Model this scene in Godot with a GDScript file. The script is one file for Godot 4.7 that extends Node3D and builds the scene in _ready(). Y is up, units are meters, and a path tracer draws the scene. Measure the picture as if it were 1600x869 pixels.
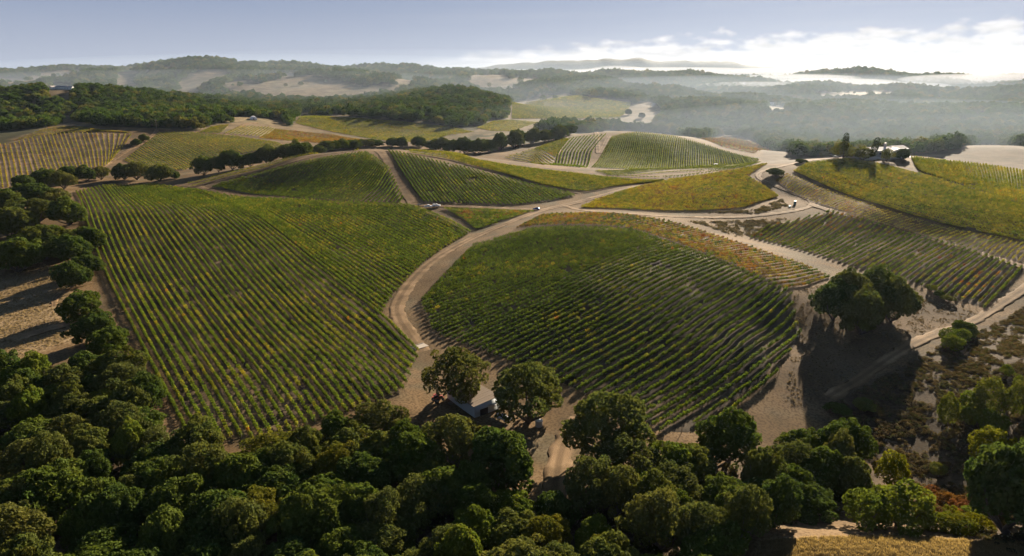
extends Node3D
# Vineyard hills in low morning sun. x right, z towards the viewer (the data below counts metres ahead, so ahead = -z).

const PITCH := 0.286527
const FOV := 43.7946
const RBF_C := Vector3(62.108494, -0.012443, 6.667700)
var RBF_P := PackedVector3Array([
	Vector3(-0.11076, 0.12656, -38.98582), Vector3(-0.05538, 0.12656, 76.70416), Vector3(0.00000, 0.12656, -100.94351), Vector3(0.05261, 0.12023, -1403.42289),
	Vector3(0.10190, 0.11643, 990.88474), Vector3(0.05848, 0.11906, 2387.96023), Vector3(0.08233, 0.12211, 799.67611), Vector3(0.06744, 0.09986, 683.79408),
	Vector3(0.07064, 0.14657, -1623.99827), Vector3(0.09900, 0.14930, -713.89670), Vector3(0.11391, 0.14372, -1848.77944), Vector3(-0.14281, 0.17171, 23.54927),
	Vector3(-0.09582, 0.18650, 16.31297), Vector3(-0.03519, 0.21839, 730.70986), Vector3(0.00000, 0.19864, -766.77157), Vector3(0.01395, 0.16670, 5.64935),
	Vector3(0.04436, 0.17884, 915.98698), Vector3(0.09132, 0.19864, -181.19899), Vector3(-0.11227, 0.28743, 121.98074), Vector3(-0.07901, 0.34272, 142.33412),
	Vector3(-0.24946, 0.46699, 400.26325), Vector3(-0.20486, 0.43521, 178.41900), Vector3(-0.36044, 0.60699, 160.71518), Vector3(-0.35683, 0.57249, -28.55966),
	Vector3(-0.21622, 0.34629, -11.52274), Vector3(-0.24371, 0.41587, -122.33139), Vector3(-0.28264, 0.59730, -137.19512), Vector3(-0.20402, 0.54798, -890.59809),
	Vector3(-0.07195, 0.48087, -69.23723), Vector3(-0.02311, 0.40697, -581.27171), Vector3(-0.04781, 0.33090, -112.15980), Vector3(-0.04967, 0.28182, 162.41541),
	Vector3(-0.03436, 0.24684, -780.71059), Vector3(-0.02857, 0.29334, -289.23780), Vector3(0.00000, 0.34195, -206.49804), Vector3(0.00000, 0.27423, 98.08316),
	Vector3(0.04026, 0.27717, 524.71136), Vector3(0.05514, 0.36481, 143.17883), Vector3(0.01092, 0.38533, 461.07260), Vector3(0.07571, 0.34074, -16.88420),
	Vector3(0.09940, 0.31484, -204.48655), Vector3(0.11772, 0.27905, 961.94880), Vector3(0.08089, 0.23276, 1002.13556), Vector3(0.04222, 0.20901, -190.47530),
	Vector3(0.10992, 0.24669, -2060.54461), Vector3(0.02336, 0.23524, 123.19323), Vector3(0.01996, 0.42478, 222.77573), Vector3(0.06169, 0.41066, 480.11909),
	Vector3(0.09498, 0.38754, 310.31098), Vector3(0.11522, 0.34625, 290.12233), Vector3(0.13724, 0.31059, 582.97183), Vector3(0.15538, 0.31022, -1257.21125),
	Vector3(0.01641, 0.46109, -201.60572), Vector3(0.04592, 0.46752, -181.64902), Vector3(0.09906, 0.42180, -627.18689), Vector3(0.13252, 0.41479, 573.97505),
	Vector3(0.16622, 0.42184, 369.38416), Vector3(0.19405, 0.44171, -164.51066), Vector3(0.05544, 0.45543, -397.72188), Vector3(0.12130, 0.43121, -402.04011),
	Vector3(0.18157, 0.46595, -1460.42226), Vector3(0.08813, 0.47242, 306.06283), Vector3(0.15269, 0.46896, 1079.89551), Vector3(0.17300, 0.51118, 214.23267),
	Vector3(0.12229, 0.53922, -360.87362), Vector3(0.14846, 0.53558, 192.92238), Vector3(0.20151, 0.55459, 197.70544), Vector3(-0.27093, 0.58355, -529.50823),
	Vector3(-0.06322, 0.48312, 88.82738), Vector3(0.01302, 0.46342, 161.79657), Vector3(-0.36783, 0.66332, -86.13852), Vector3(-0.40590, 0.62577, -186.83171),
	Vector3(-0.30522, 0.64704, -212.56247), Vector3(-0.48612, 0.71320, -45.26889), Vector3(-0.41586, 0.70545, 341.45360), Vector3(0.13164, 0.37208, -901.81001),
	Vector3(0.19441, 0.41875, -478.46895), Vector3(0.15794, 0.32935, 498.69078), Vector3(0.21650, 0.37355, -1404.64555), Vector3(0.17954, 0.29983, 497.92804),
	Vector3(0.19313, 0.26821, -308.25983), Vector3(0.23394, 0.30783, 74.52058), Vector3(0.21974, 0.28361, 56.65207), Vector3(0.25662, 0.33792, -26.13956),
	Vector3(0.28731, 0.38352, 56.70089), Vector3(0.21923, 0.41104, 773.70038), Vector3(0.21478, 0.47216, 233.77409), Vector3(0.22926, 0.38071, 1069.81194),
	Vector3(0.30936, 0.58164, -568.26188), Vector3(0.26993, 0.57701, 123.95798), Vector3(0.16506, 0.24965, -747.89775), Vector3(0.13980, 0.23400, -896.84810),
	Vector3(0.11635, 0.21365, 550.20886), Vector3(0.13238, 0.24827, 1177.64011), Vector3(0.16905, 0.21163, 909.20973), Vector3(0.13900, 0.19549, -185.04772),
	Vector3(0.13424, 0.16141, 2120.93996), Vector3(0.11835, 0.17514, -1211.89517), Vector3(-0.41700, 0.56031, 149.66096), Vector3(-0.26886, 0.34986, -84.68161),
	Vector3(-0.19335, 0.26498, -39.59744), Vector3(-0.12520, 0.65200, 253.60134), Vector3(-0.16531, 0.64500, 72.00127), Vector3(-0.19925, 0.62000, 577.36911),
	Vector3(-0.24647, 0.59200, 678.56636), Vector3(-0.05953, 0.65000, 223.06829), Vector3(-0.01143, 0.62200, -48.71983), Vector3(0.03316, 0.60000, -89.43553),
	Vector3(0.05394, 0.58500, 392.02411), Vector3(0.10111, 0.54600, -226.61352), Vector3(-0.60882, 0.96000, 119.08557), Vector3(-0.49404, 0.93000, 20.35210),
	Vector3(-0.60623, 0.83000, -24.32218), Vector3(-0.43134, 0.95000, -190.62940), Vector3(-0.29681, 0.88000, 107.71488), Vector3(-0.32773, 0.69000, 185.42662),
	Vector3(-0.28596, 0.78000, 2584.88982), Vector3(-0.94138, 1.50000, 286.54557), Vector3(-0.38993, 1.05000, -8.69365), Vector3(-0.42046, 1.15000, 400.04285),
	Vector3(-0.37229, 1.25000, 309.49288), Vector3(-0.22061, 1.22000, 218.65512), Vector3(-0.05993, 1.10000, 267.12479), Vector3(-0.23586, 1.08000, -23.55748),
	Vector3(-0.36320, 1.18000, -616.87795), Vector3(-0.33097, 1.04000, -642.30910), Vector3(-0.21441, 0.98000, 83.06923), Vector3(-0.38987, 1.00000, 349.51668),
	Vector3(0.11590, 1.85000, 278.64845), Vector3(0.29547, 1.78000, 39.66944), Vector3(0.00000, 1.70000, -538.65011), Vector3(0.09172, 1.45000, -102.30541),
	Vector3(0.21672, 1.50000, 73.26926), Vector3(-0.01175, 1.30000, 67.82753), Vector3(0.30028, 1.10000, 156.57197), Vector3(0.14380, 0.96000, 400.45411),
	Vector3(0.24632, 0.90000, -1.19821), Vector3(0.27216, 0.76000, -42.23998), Vector3(-0.00734, 0.80000, 693.26588), Vector3(0.03770, 0.74500, 168.70296),
	Vector3(0.08626, 0.72000, 78.09443), Vector3(0.15601, 0.70500, -73.93458), Vector3(0.20973, 0.69000, -109.55440), Vector3(0.27211, 0.85000, -43.52647),
	Vector3(0.31910, 0.83000, 168.88749), Vector3(0.51986, 0.78000, 422.13721), Vector3(0.54147, 0.74000, -26.94573), Vector3(0.45938, 0.76000, -103.66216),
	Vector3(0.32660, 0.44000, -51.98150), Vector3(0.36901, 0.50000, 21.34238), Vector3(0.28813, 0.48000, -128.34092), Vector3(0.35048, 0.54500, -66.22395),
	Vector3(0.32504, 0.57200, 992.44686), Vector3(-0.60548, 2.20000, 228.12791), Vector3(-0.42851, 2.00000, -6.56163), Vector3(-0.71060, 2.10000, -178.59748),
	Vector3(-0.35575, 2.50000, -60.39896), Vector3(-0.08549, 2.40000, -11.93936), Vector3(0.23123, 2.60000, 69.16011), Vector3(0.41066, 2.30000, 75.42522),
	Vector3(-0.66904, 1.50000, 153.94317), Vector3(-0.72494, 1.35000, -66.98644), Vector3(-0.42449, 1.35000, -213.98280), Vector3(-0.14686, 1.65000, 635.83051),
	Vector3(-0.34367, 1.60000, -17.89041), Vector3(-0.23568, 1.65000, -304.90247), Vector3(-0.05892, 1.65000, 224.02068), Vector3(0.02803, 1.56000, -73.84098),
	Vector3(0.80856, 1.50000, 1.63453), Vector3(0.53904, 1.50000, 95.28411), Vector3(1.00748, 1.40000, 32.55639), Vector3(0.52001, 0.95000, -109.37743),
	Vector3(0.39031, 0.95000, -270.12392), Vector3(0.64834, 0.95000, 38.85507), Vector3(0.23568, 1.30000, -37.02726), Vector3(0.35352, 1.30000, -105.17272),
	Vector3(-1.70458, 2.40000, -62.40832), Vector3(-1.83354, 2.80000, 12.38484), Vector3(-1.27268, 2.40000, 171.51491), Vector3(-0.99694, 2.40000, 881.50325),
	Vector3(-0.79662, 2.50000, -9.33008), Vector3(-0.41060, 2.90000, 10.61299), Vector3(-0.05313, 3.00000, 15.04414), Vector3(0.53241, 3.00000, 11.23560),
	Vector3(0.79802, 3.00000, 122.12572), Vector3(1.06697, 3.00000, 11.31662), Vector3(0.27494, 3.10000, -29.88165), Vector3(0.68914, 2.20000, -65.45072),
	Vector3(1.23041, 2.30000, 60.71153), Vector3(0.98557, 2.30000, 28.95084), Vector3(1.65656, 3.60000, 204.63574), Vector3(1.43788, 3.60000, -115.27755),
	Vector3(1.97958, 3.60000, -84.02612), Vector3(1.87001, 3.00000, 21.67744), Vector3(2.41300, 3.40000, 54.18272), Vector3(1.83188, 2.70000, -89.75995),
	Vector3(1.19335, 1.90000, -68.85246), Vector3(-1.03809, 1.94000, 81.87074), Vector3(-1.28878, 1.80000, -247.32372), Vector3(-0.82114, 1.96000, 177.33100),
	Vector3(-0.86875, 1.99000, -34.39323), Vector3(-0.96802, 2.40000, -854.65960), Vector3(-1.23423, 2.34000, -195.80491), Vector3(-0.83180, 1.15000, -153.20636),
	Vector3(-0.28000, 0.77000, -2709.24994), Vector3(-0.13000, 0.78000, -284.87335), Vector3(0.00000, 0.77000, -839.11775), Vector3(0.10000, 0.74500, -308.50945),
	Vector3(-0.42000, 0.76000, -337.30455), Vector3(-0.06000, 0.06000, 76.14288), Vector3(0.06000, 0.06000, -1028.42263), Vector3(-0.70000, 0.60000, -0.82772),
	Vector3(0.80000, 0.50000, 96.20331), Vector3(0.90000, 0.90000, -70.11027), Vector3(-1.00000, 1.30000, -36.60248), Vector3(-0.90000, 0.70000, 23.41037),
	Vector3(0.40000, 0.62000, -369.08773), Vector3(0.56000, 0.64000, -130.05778), Vector3(-0.35000, 1.06000, 340.78887), Vector3(-0.85000, 1.72000, -272.76947),
	Vector3(-0.62000, 1.72000, -20.36079), Vector3(-1.15000, 1.75000, 22.77996), Vector3(-0.15000, 1.15000, -249.53958), Vector3(0.00000, 1.00000, -310.41953),
	Vector3(0.15000, 1.15000, -126.76407), Vector3(-0.40000, 1.75000, -52.61387), Vector3(0.00000, 1.95000, -143.49047), Vector3(0.40000, 1.90000, -104.00557),
	Vector3(0.60000, 2.70000, -149.76893), Vector3(1.30000, 3.00000, -81.79172), Vector3(0.90000, 2.00000, 19.09305), Vector3(-1.50000, 1.80000, 152.78313),
	Vector3(1.50000, 1.50000, 3.61295), Vector3(1.80000, 2.50000, 57.70290), Vector3(-2.50000, 3.00000, 3.16654), Vector3(2.70000, 3.50000, -29.28606),
	Vector3(-1.00000, 4.50000, -5.63894), Vector3(0.00000, 4.50000, -1.69970), Vector3(1.50000, 4.50000, -13.99872), Vector3(3.00000, 5.00000, 2.56247),
	Vector3(-3.50000, 5.00000, -1.17073), Vector3(0.00000, 6.50000, 2.50790), Vector3(-3.00000, 6.50000, 0.02667), Vector3(3.50000, 6.50000, -0.04139),
	Vector3(-0.50000, 0.30000, -32.67271), Vector3(-0.50000, 0.15000, 22.38030), Vector3(0.50000, 0.15000, -100.33825), Vector3(-0.90000, 0.30000, -1.23971),
	Vector3(0.90000, 0.25000, -27.71437), Vector3(0.00000, -0.10000, 49.63200), Vector3(-0.80000, 0.00000, -2.47845), Vector3(0.80000, 0.00000, 17.33970),
	Vector3(1.50000, 0.70000, 3.00090), Vector3(-1.60000, 0.90000, -4.90501)])
# vineyard blocks: guide rows (x, metres ahead) and the number of rows between neighbouring guides
var BLOCKS := {
	"S": {"rows": [8, 9], "guides": [
		PackedVector2Array([Vector2(-46.6, 468.7), Vector2(-41.3, 467.7), Vector2(-36.1, 466.6), Vector2(-30.9, 465.6), Vector2(-25.7, 464.5), Vector2(-20.5, 463.5), Vector2(-15.5, 462.0), Vector2(-10.6, 459.8), Vector2(-5.8, 457.5), Vector2(-1.0, 455.3), Vector2(3.8, 453.1), Vector2(8.6, 450.9), Vector2(13.5, 448.6)]),
		PackedVector2Array([Vector2(-32.6, 444.7), Vector2(-29.8, 443.8), Vector2(-27.0, 443.0), Vector2(-24.1, 442.2), Vector2(-21.3, 441.3), Vector2(-18.5, 440.5), Vector2(-15.7, 439.7), Vector2(-13.0, 438.5), Vector2(-10.4, 437.1), Vector2(-7.8, 435.7), Vector2(-5.2, 434.3), Vector2(-2.6, 432.9), Vector2(0.0, 431.5)]),
		PackedVector2Array([Vector2(-22.9, 417.4), Vector2(-22.4, 417.2), Vector2(-21.9, 416.9), Vector2(-21.5, 416.7), Vector2(-21.0, 416.4), Vector2(-20.5, 416.2), Vector2(-20.1, 415.9), Vector2(-19.6, 416.2), Vector2(-19.2, 416.5), Vector2(-18.7, 416.7), Vector2(-18.3, 417.0), Vector2(-17.8, 417.3), Vector2(-17.3, 417.5)])]},
	"A": {"rows": [7, 18, 6, 1, 5, 7, 10, 13], "guides": [
		PackedVector2Array([Vector2(-362.0, 571.4), Vector2(-339.3, 538.9), Vector2(-317.5, 505.8), Vector2(-295.9, 472.6), Vector2(-274.5, 439.2), Vector2(-252.6, 406.1), Vector2(-230.5, 373.2), Vector2(-208.0, 340.6), Vector2(-185.2, 308.2), Vector2(-162.2, 275.9), Vector2(-139.3, 243.5), Vector2(-116.4, 211.2), Vector2(-93.4, 178.9)]),
		PackedVector2Array([Vector2(-358.6, 603.7), Vector2(-333.8, 568.6), Vector2(-310.0, 532.8), Vector2(-286.6, 496.7), Vector2(-263.3, 460.5), Vector2(-239.6, 424.7), Vector2(-216.0, 388.7), Vector2(-192.0, 353.1), Vector2(-167.8, 317.6), Vector2(-143.4, 282.2), Vector2(-118.6, 247.0), Vector2(-93.9, 211.8), Vector2(-70.7, 175.7)]),
		PackedVector2Array([Vector2(-317.1, 616.0), Vector2(-291.9, 583.2), Vector2(-265.3, 551.5), Vector2(-239.5, 519.3), Vector2(-216.2, 485.1), Vector2(-192.4, 451.3), Vector2(-168.5, 417.6), Vector2(-145.5, 383.2), Vector2(-124.1, 347.8), Vector2(-102.5, 312.5), Vector2(-80.0, 277.8), Vector2(-56.2, 244.0), Vector2(-35.5, 208.2)]),
		PackedVector2Array([Vector2(-262.7, 568.6), Vector2(-240.2, 544.2), Vector2(-219.9, 518.0), Vector2(-200.7, 491.0), Vector2(-181.2, 464.1), Vector2(-161.6, 437.3), Vector2(-142.7, 410.0), Vector2(-124.1, 382.5), Vector2(-106.4, 354.4), Vector2(-88.1, 326.7), Vector2(-69.4, 299.4), Vector2(-51.0, 271.7), Vector2(-35.1, 242.7)]),
		PackedVector2Array([Vector2(-256.9, 562.6), Vector2(-237.2, 541.7), Vector2(-218.9, 519.5), Vector2(-202.0, 496.3), Vector2(-185.0, 473.1), Vector2(-167.7, 450.1), Vector2(-150.8, 426.8), Vector2(-134.5, 403.1), Vector2(-118.6, 379.1), Vector2(-103.4, 354.7), Vector2(-87.6, 330.7), Vector2(-71.5, 306.9), Vector2(-55.7, 282.9)]),
		PackedVector2Array([Vector2(-221.7, 540.8), Vector2(-207.5, 521.3), Vector2(-193.2, 501.9), Vector2(-179.3, 482.2), Vector2(-165.5, 462.4), Vector2(-151.5, 442.7), Vector2(-137.2, 423.3), Vector2(-123.0, 403.8), Vector2(-109.0, 384.2), Vector2(-95.2, 364.4), Vector2(-81.7, 344.4), Vector2(-68.2, 324.4), Vector2(-55.0, 304.2)]),
		PackedVector2Array([Vector2(-184.0, 519.0), Vector2(-172.8, 503.6), Vector2(-161.6, 488.2), Vector2(-150.4, 472.8), Vector2(-138.6, 457.8), Vector2(-126.8, 442.8), Vector2(-115.1, 427.8), Vector2(-103.7, 412.6), Vector2(-92.4, 397.2), Vector2(-81.7, 381.5), Vector2(-71.1, 365.6), Vector2(-60.6, 349.7), Vector2(-49.8, 334.0)]),
		PackedVector2Array([Vector2(-136.3, 494.5), Vector2(-127.2, 484.6), Vector2(-118.1, 474.8), Vector2(-108.9, 465.0), Vector2(-100.3, 454.8), Vector2(-92.3, 444.0), Vector2(-84.4, 433.3), Vector2(-76.5, 422.5), Vector2(-68.6, 411.7), Vector2(-61.3, 400.5), Vector2(-54.5, 388.9), Vector2(-48.0, 377.2), Vector2(-41.9, 365.3)]),
		PackedVector2Array([Vector2(-74.7, 481.0), Vector2(-69.6, 475.7), Vector2(-64.5, 470.5), Vector2(-59.4, 465.2), Vector2(-54.6, 459.7), Vector2(-50.3, 453.7), Vector2(-46.0, 447.8), Vector2(-41.7, 441.9), Vector2(-37.9, 435.7), Vector2(-34.7, 429.0), Vector2(-31.5, 422.4), Vector2(-28.3, 415.8), Vector2(-25.2, 409.2)])]},
	"B": {"rows": [18, 10, 27, 4, 2], "guides": [
		PackedVector2Array([Vector2(-21.9, 370.7), Vector2(-19.1, 371.9), Vector2(-16.2, 373.1), Vector2(-13.4, 374.3), Vector2(-10.6, 375.4), Vector2(-7.8, 376.6), Vector2(-5.0, 377.8), Vector2(-2.1, 378.8), Vector2(0.9, 379.5), Vector2(3.8, 380.3), Vector2(6.8, 381.1), Vector2(9.7, 381.9), Vector2(12.7, 382.7)]),
		PackedVector2Array([Vector2(-41.0, 294.2), Vector2(-32.4, 299.9), Vector2(-23.7, 305.5), Vector2(-14.4, 309.9), Vector2(-5.1, 314.3), Vector2(4.2, 318.9), Vector2(13.1, 324.0), Vector2(22.0, 329.1), Vector2(30.3, 335.3), Vector2(38.1, 342.0), Vector2(46.2, 348.3), Vector2(54.5, 354.5), Vector2(63.0, 360.3)]),
		PackedVector2Array([Vector2(-31.2, 258.9), Vector2(-22.4, 266.0), Vector2(-12.9, 271.9), Vector2(-2.8, 277.0), Vector2(6.7, 282.9), Vector2(16.0, 289.3), Vector2(25.0, 296.0), Vector2(33.3, 303.7), Vector2(41.6, 311.3), Vector2(49.9, 318.9), Vector2(58.4, 326.3), Vector2(67.0, 333.5), Vector2(75.7, 340.7)]),
		PackedVector2Array([Vector2(36.3, 191.5), Vector2(43.6, 198.1), Vector2(50.8, 204.7), Vector2(58.1, 211.4), Vector2(65.3, 218.1), Vector2(72.0, 225.3), Vector2(78.8, 232.4), Vector2(84.8, 240.2), Vector2(91.2, 247.7), Vector2(97.8, 255.0), Vector2(104.4, 262.3), Vector2(111.1, 269.5), Vector2(117.7, 276.8)]),
		PackedVector2Array([Vector2(42.8, 180.4), Vector2(48.7, 186.0), Vector2(54.5, 191.7), Vector2(60.3, 197.3), Vector2(66.3, 202.7), Vector2(72.2, 208.2), Vector2(78.1, 213.7), Vector2(84.0, 219.4), Vector2(89.7, 225.1), Vector2(95.1, 231.1), Vector2(100.4, 237.2), Vector2(105.7, 243.4), Vector2(110.9, 249.5)]),
		PackedVector2Array([Vector2(56.3, 181.7), Vector2(59.1, 185.0), Vector2(61.9, 188.3), Vector2(64.8, 191.6), Vector2(67.8, 194.7), Vector2(70.8, 197.8), Vector2(73.8, 200.9), Vector2(76.9, 204.0), Vector2(80.0, 207.1), Vector2(83.0, 210.1), Vector2(86.1, 213.2), Vector2(89.1, 216.3), Vector2(92.1, 219.4)])]},
	"C": {"rows": [15, 12, 13, 11, 7, 4], "guides": [
		PackedVector2Array([Vector2(3.0, 396.1), Vector2(4.6, 399.0), Vector2(6.2, 401.9), Vector2(7.8, 404.7), Vector2(9.4, 407.6), Vector2(11.0, 410.5), Vector2(12.5, 413.3), Vector2(13.8, 416.4), Vector2(15.1, 419.4), Vector2(16.4, 422.4), Vector2(17.7, 425.4), Vector2(19.0, 428.4), Vector2(20.3, 431.4)]),
		PackedVector2Array([Vector2(35.8, 380.0), Vector2(38.2, 382.4), Vector2(40.6, 384.9), Vector2(43.0, 387.3), Vector2(45.4, 389.8), Vector2(47.8, 392.2), Vector2(49.8, 394.9), Vector2(51.8, 397.7), Vector2(53.8, 400.5), Vector2(55.8, 403.3), Vector2(57.8, 406.0), Vector2(59.8, 408.8), Vector2(61.8, 411.6)]),
		PackedVector2Array([Vector2(64.0, 366.1), Vector2(66.7, 367.6), Vector2(69.4, 369.1), Vector2(72.1, 370.7), Vector2(74.9, 372.2), Vector2(77.0, 374.4), Vector2(78.9, 376.9), Vector2(80.8, 379.4), Vector2(82.7, 381.9), Vector2(84.7, 384.3), Vector2(86.6, 386.8), Vector2(88.5, 389.3), Vector2(90.4, 391.8)]),
		PackedVector2Array([Vector2(83.0, 335.9), Vector2(85.9, 337.4), Vector2(88.7, 338.9), Vector2(91.5, 340.4), Vector2(94.4, 341.9), Vector2(97.0, 343.7), Vector2(99.2, 346.0), Vector2(101.4, 348.3), Vector2(103.7, 350.6), Vector2(105.9, 352.9), Vector2(108.2, 355.2), Vector2(110.4, 357.5), Vector2(112.6, 359.8)]),
		PackedVector2Array([Vector2(98.5, 311.6), Vector2(101.2, 312.6), Vector2(103.9, 313.5), Vector2(106.7, 314.4), Vector2(109.4, 315.4), Vector2(112.1, 316.3), Vector2(114.7, 317.5), Vector2(117.2, 319.0), Vector2(119.7, 320.5), Vector2(122.1, 322.0), Vector2(124.6, 323.5), Vector2(127.1, 325.0), Vector2(129.5, 326.5)]),
		PackedVector2Array([Vector2(107.3, 292.9), Vector2(110.3, 294.1), Vector2(113.4, 295.4), Vector2(116.4, 296.6), Vector2(119.5, 297.9), Vector2(122.5, 299.2), Vector2(125.2, 301.1), Vector2(127.8, 303.0), Vector2(130.5, 305.0), Vector2(133.2, 306.9), Vector2(135.9, 308.8), Vector2(138.5, 310.8), Vector2(141.2, 312.7)]),
		PackedVector2Array([Vector2(116.1, 282.1), Vector2(118.8, 283.3), Vector2(121.4, 284.5), Vector2(124.1, 285.6), Vector2(126.7, 286.8), Vector2(129.1, 288.4), Vector2(131.2, 290.4), Vector2(133.4, 292.3), Vector2(135.5, 294.2), Vector2(137.7, 296.2), Vector2(139.8, 298.1), Vector2(142.0, 300.1), Vector2(144.1, 302.0)])]},
	"D": {"rows": [6, 12, 13, 11], "guides": [
		PackedVector2Array([Vector2(131.3, 371.3), Vector2(132.9, 373.4), Vector2(134.5, 375.5), Vector2(136.0, 377.7), Vector2(137.6, 379.8), Vector2(139.1, 382.0), Vector2(140.7, 384.1), Vector2(142.3, 386.2), Vector2(144.0, 388.2), Vector2(145.7, 390.3), Vector2(147.4, 392.3), Vector2(149.0, 394.4), Vector2(150.7, 396.4)]),
		PackedVector2Array([Vector2(141.3, 357.9), Vector2(145.6, 363.1), Vector2(149.9, 368.2), Vector2(154.3, 373.3), Vector2(158.6, 378.4), Vector2(162.9, 383.5), Vector2(167.3, 388.6), Vector2(171.7, 393.7), Vector2(176.2, 398.6), Vector2(180.7, 403.6), Vector2(185.2, 408.5), Vector2(189.8, 413.5), Vector2(194.3, 418.4)]),
		PackedVector2Array([Vector2(158.1, 329.7), Vector2(162.4, 334.0), Vector2(166.7, 338.4), Vector2(171.0, 342.7), Vector2(175.3, 347.1), Vector2(179.6, 351.4), Vector2(184.0, 355.6), Vector2(188.6, 359.6), Vector2(193.2, 363.6), Vector2(197.8, 367.7), Vector2(202.4, 371.7), Vector2(207.0, 375.7), Vector2(211.5, 379.7)]),
		PackedVector2Array([Vector2(179.7, 300.1), Vector2(183.5, 303.6), Vector2(187.2, 307.2), Vector2(191.0, 310.7), Vector2(194.8, 314.2), Vector2(198.5, 317.8), Vector2(202.3, 321.3), Vector2(206.2, 324.7), Vector2(210.3, 327.8), Vector2(214.4, 330.9), Vector2(218.5, 334.1), Vector2(222.6, 337.2), Vector2(226.8, 340.3)]),
		PackedVector2Array([Vector2(193.0, 268.1), Vector2(196.5, 271.2), Vector2(199.9, 274.3), Vector2(203.4, 277.5), Vector2(206.8, 280.6), Vector2(210.3, 283.7), Vector2(213.7, 286.9), Vector2(217.1, 290.1), Vector2(220.5, 293.2), Vector2(223.9, 296.4), Vector2(227.3, 299.6), Vector2(230.7, 302.8), Vector2(234.1, 306.0)])]},
	"J": {"rows": [12, 9, 9, 8], "guides": [
		PackedVector2Array([Vector2(-112.9, 639.6), Vector2(-108.9, 626.7), Vector2(-104.8, 613.9), Vector2(-100.8, 601.0), Vector2(-96.7, 588.2), Vector2(-92.7, 575.4), Vector2(-88.3, 562.6), Vector2(-84.0, 549.8), Vector2(-79.7, 537.1), Vector2(-75.4, 524.3), Vector2(-71.0, 511.6), Vector2(-66.6, 498.9), Vector2(-62.2, 486.1)]),
		PackedVector2Array([Vector2(-65.4, 598.6), Vector2(-62.4, 588.6), Vector2(-59.3, 578.6), Vector2(-56.3, 568.6), Vector2(-53.2, 558.6), Vector2(-50.1, 548.7), Vector2(-47.0, 538.7), Vector2(-43.7, 528.8), Vector2(-40.3, 518.9), Vector2(-37.0, 509.0), Vector2(-33.6, 499.1), Vector2(-30.2, 489.2), Vector2(-26.9, 479.3)]),
		PackedVector2Array([Vector2(-32.8, 574.2), Vector2(-30.0, 565.8), Vector2(-27.1, 557.3), Vector2(-24.2, 548.9), Vector2(-21.3, 540.4), Vector2(-18.5, 531.9), Vector2(-15.6, 523.5), Vector2(-12.6, 515.0), Vector2(-9.7, 506.6), Vector2(-6.7, 498.2), Vector2(-3.7, 489.8), Vector2(-0.8, 481.3), Vector2(2.2, 472.9)]),
		PackedVector2Array([Vector2(5.5, 538.3), Vector2(7.3, 533.6), Vector2(9.0, 529.0), Vector2(10.8, 524.3), Vector2(12.6, 519.7), Vector2(14.4, 515.1), Vector2(16.2, 510.4), Vector2(17.7, 505.7), Vector2(19.2, 500.9), Vector2(20.7, 496.2), Vector2(22.2, 491.5), Vector2(23.7, 486.7), Vector2(25.2, 482.0)]),
		PackedVector2Array([Vector2(40.0, 506.3), Vector2(40.5, 505.3), Vector2(40.9, 504.3), Vector2(41.3, 503.4), Vector2(41.8, 502.4), Vector2(42.2, 501.4), Vector2(42.6, 500.4), Vector2(43.0, 499.4), Vector2(43.5, 498.4), Vector2(43.9, 497.4), Vector2(44.3, 496.5), Vector2(44.7, 495.5), Vector2(45.2, 494.5)])]},
	"I": {"rows": [18, 21, 15, 9], "guides": [
		PackedVector2Array([Vector2(-247.0, 568.2), Vector2(-246.7, 569.1), Vector2(-246.3, 570.0), Vector2(-246.0, 570.9), Vector2(-245.7, 571.8), Vector2(-245.4, 572.7), Vector2(-245.0, 573.6), Vector2(-244.7, 574.5), Vector2(-244.4, 575.4), Vector2(-244.1, 576.3), Vector2(-243.8, 577.2), Vector2(-243.4, 578.1), Vector2(-243.1, 579.0)]),
		PackedVector2Array([Vector2(-201.6, 540.9), Vector2(-200.4, 546.1), Vector2(-199.2, 551.2), Vector2(-198.0, 556.4), Vector2(-196.9, 561.6), Vector2(-195.8, 566.8), Vector2(-195.0, 572.0), Vector2(-194.1, 577.2), Vector2(-193.2, 582.4), Vector2(-192.4, 587.6), Vector2(-191.5, 592.8), Vector2(-190.7, 598.1), Vector2(-189.8, 603.3)]),
		PackedVector2Array([Vector2(-150.6, 504.3), Vector2(-148.4, 514.8), Vector2(-146.2, 525.3), Vector2(-144.0, 535.8), Vector2(-141.9, 546.3), Vector2(-139.8, 556.8), Vector2(-137.7, 567.3), Vector2(-135.7, 577.8), Vector2(-134.5, 588.4), Vector2(-133.8, 599.1), Vector2(-133.1, 609.8), Vector2(-132.4, 620.5), Vector2(-131.7, 631.1)]),
		PackedVector2Array([Vector2(-109.7, 489.1), Vector2(-108.5, 496.3), Vector2(-107.3, 503.5), Vector2(-106.1, 510.7), Vector2(-104.9, 518.0), Vector2(-103.7, 525.2), Vector2(-103.3, 532.5), Vector2(-103.1, 539.8), Vector2(-102.9, 547.1), Vector2(-102.6, 554.5), Vector2(-102.4, 561.8), Vector2(-102.2, 569.1), Vector2(-101.9, 576.4)]),
		PackedVector2Array([Vector2(-79.9, 485.9), Vector2(-79.8, 487.0), Vector2(-79.8, 488.2), Vector2(-79.7, 489.3), Vector2(-79.7, 490.4), Vector2(-79.6, 491.6), Vector2(-79.5, 492.7), Vector2(-79.5, 493.9), Vector2(-79.4, 495.0), Vector2(-79.4, 496.2), Vector2(-79.3, 497.3), Vector2(-79.2, 498.4), Vector2(-79.2, 499.6)])]},
	"E": {"rows": [13, 17, 12, 12, 9], "guides": [
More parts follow.
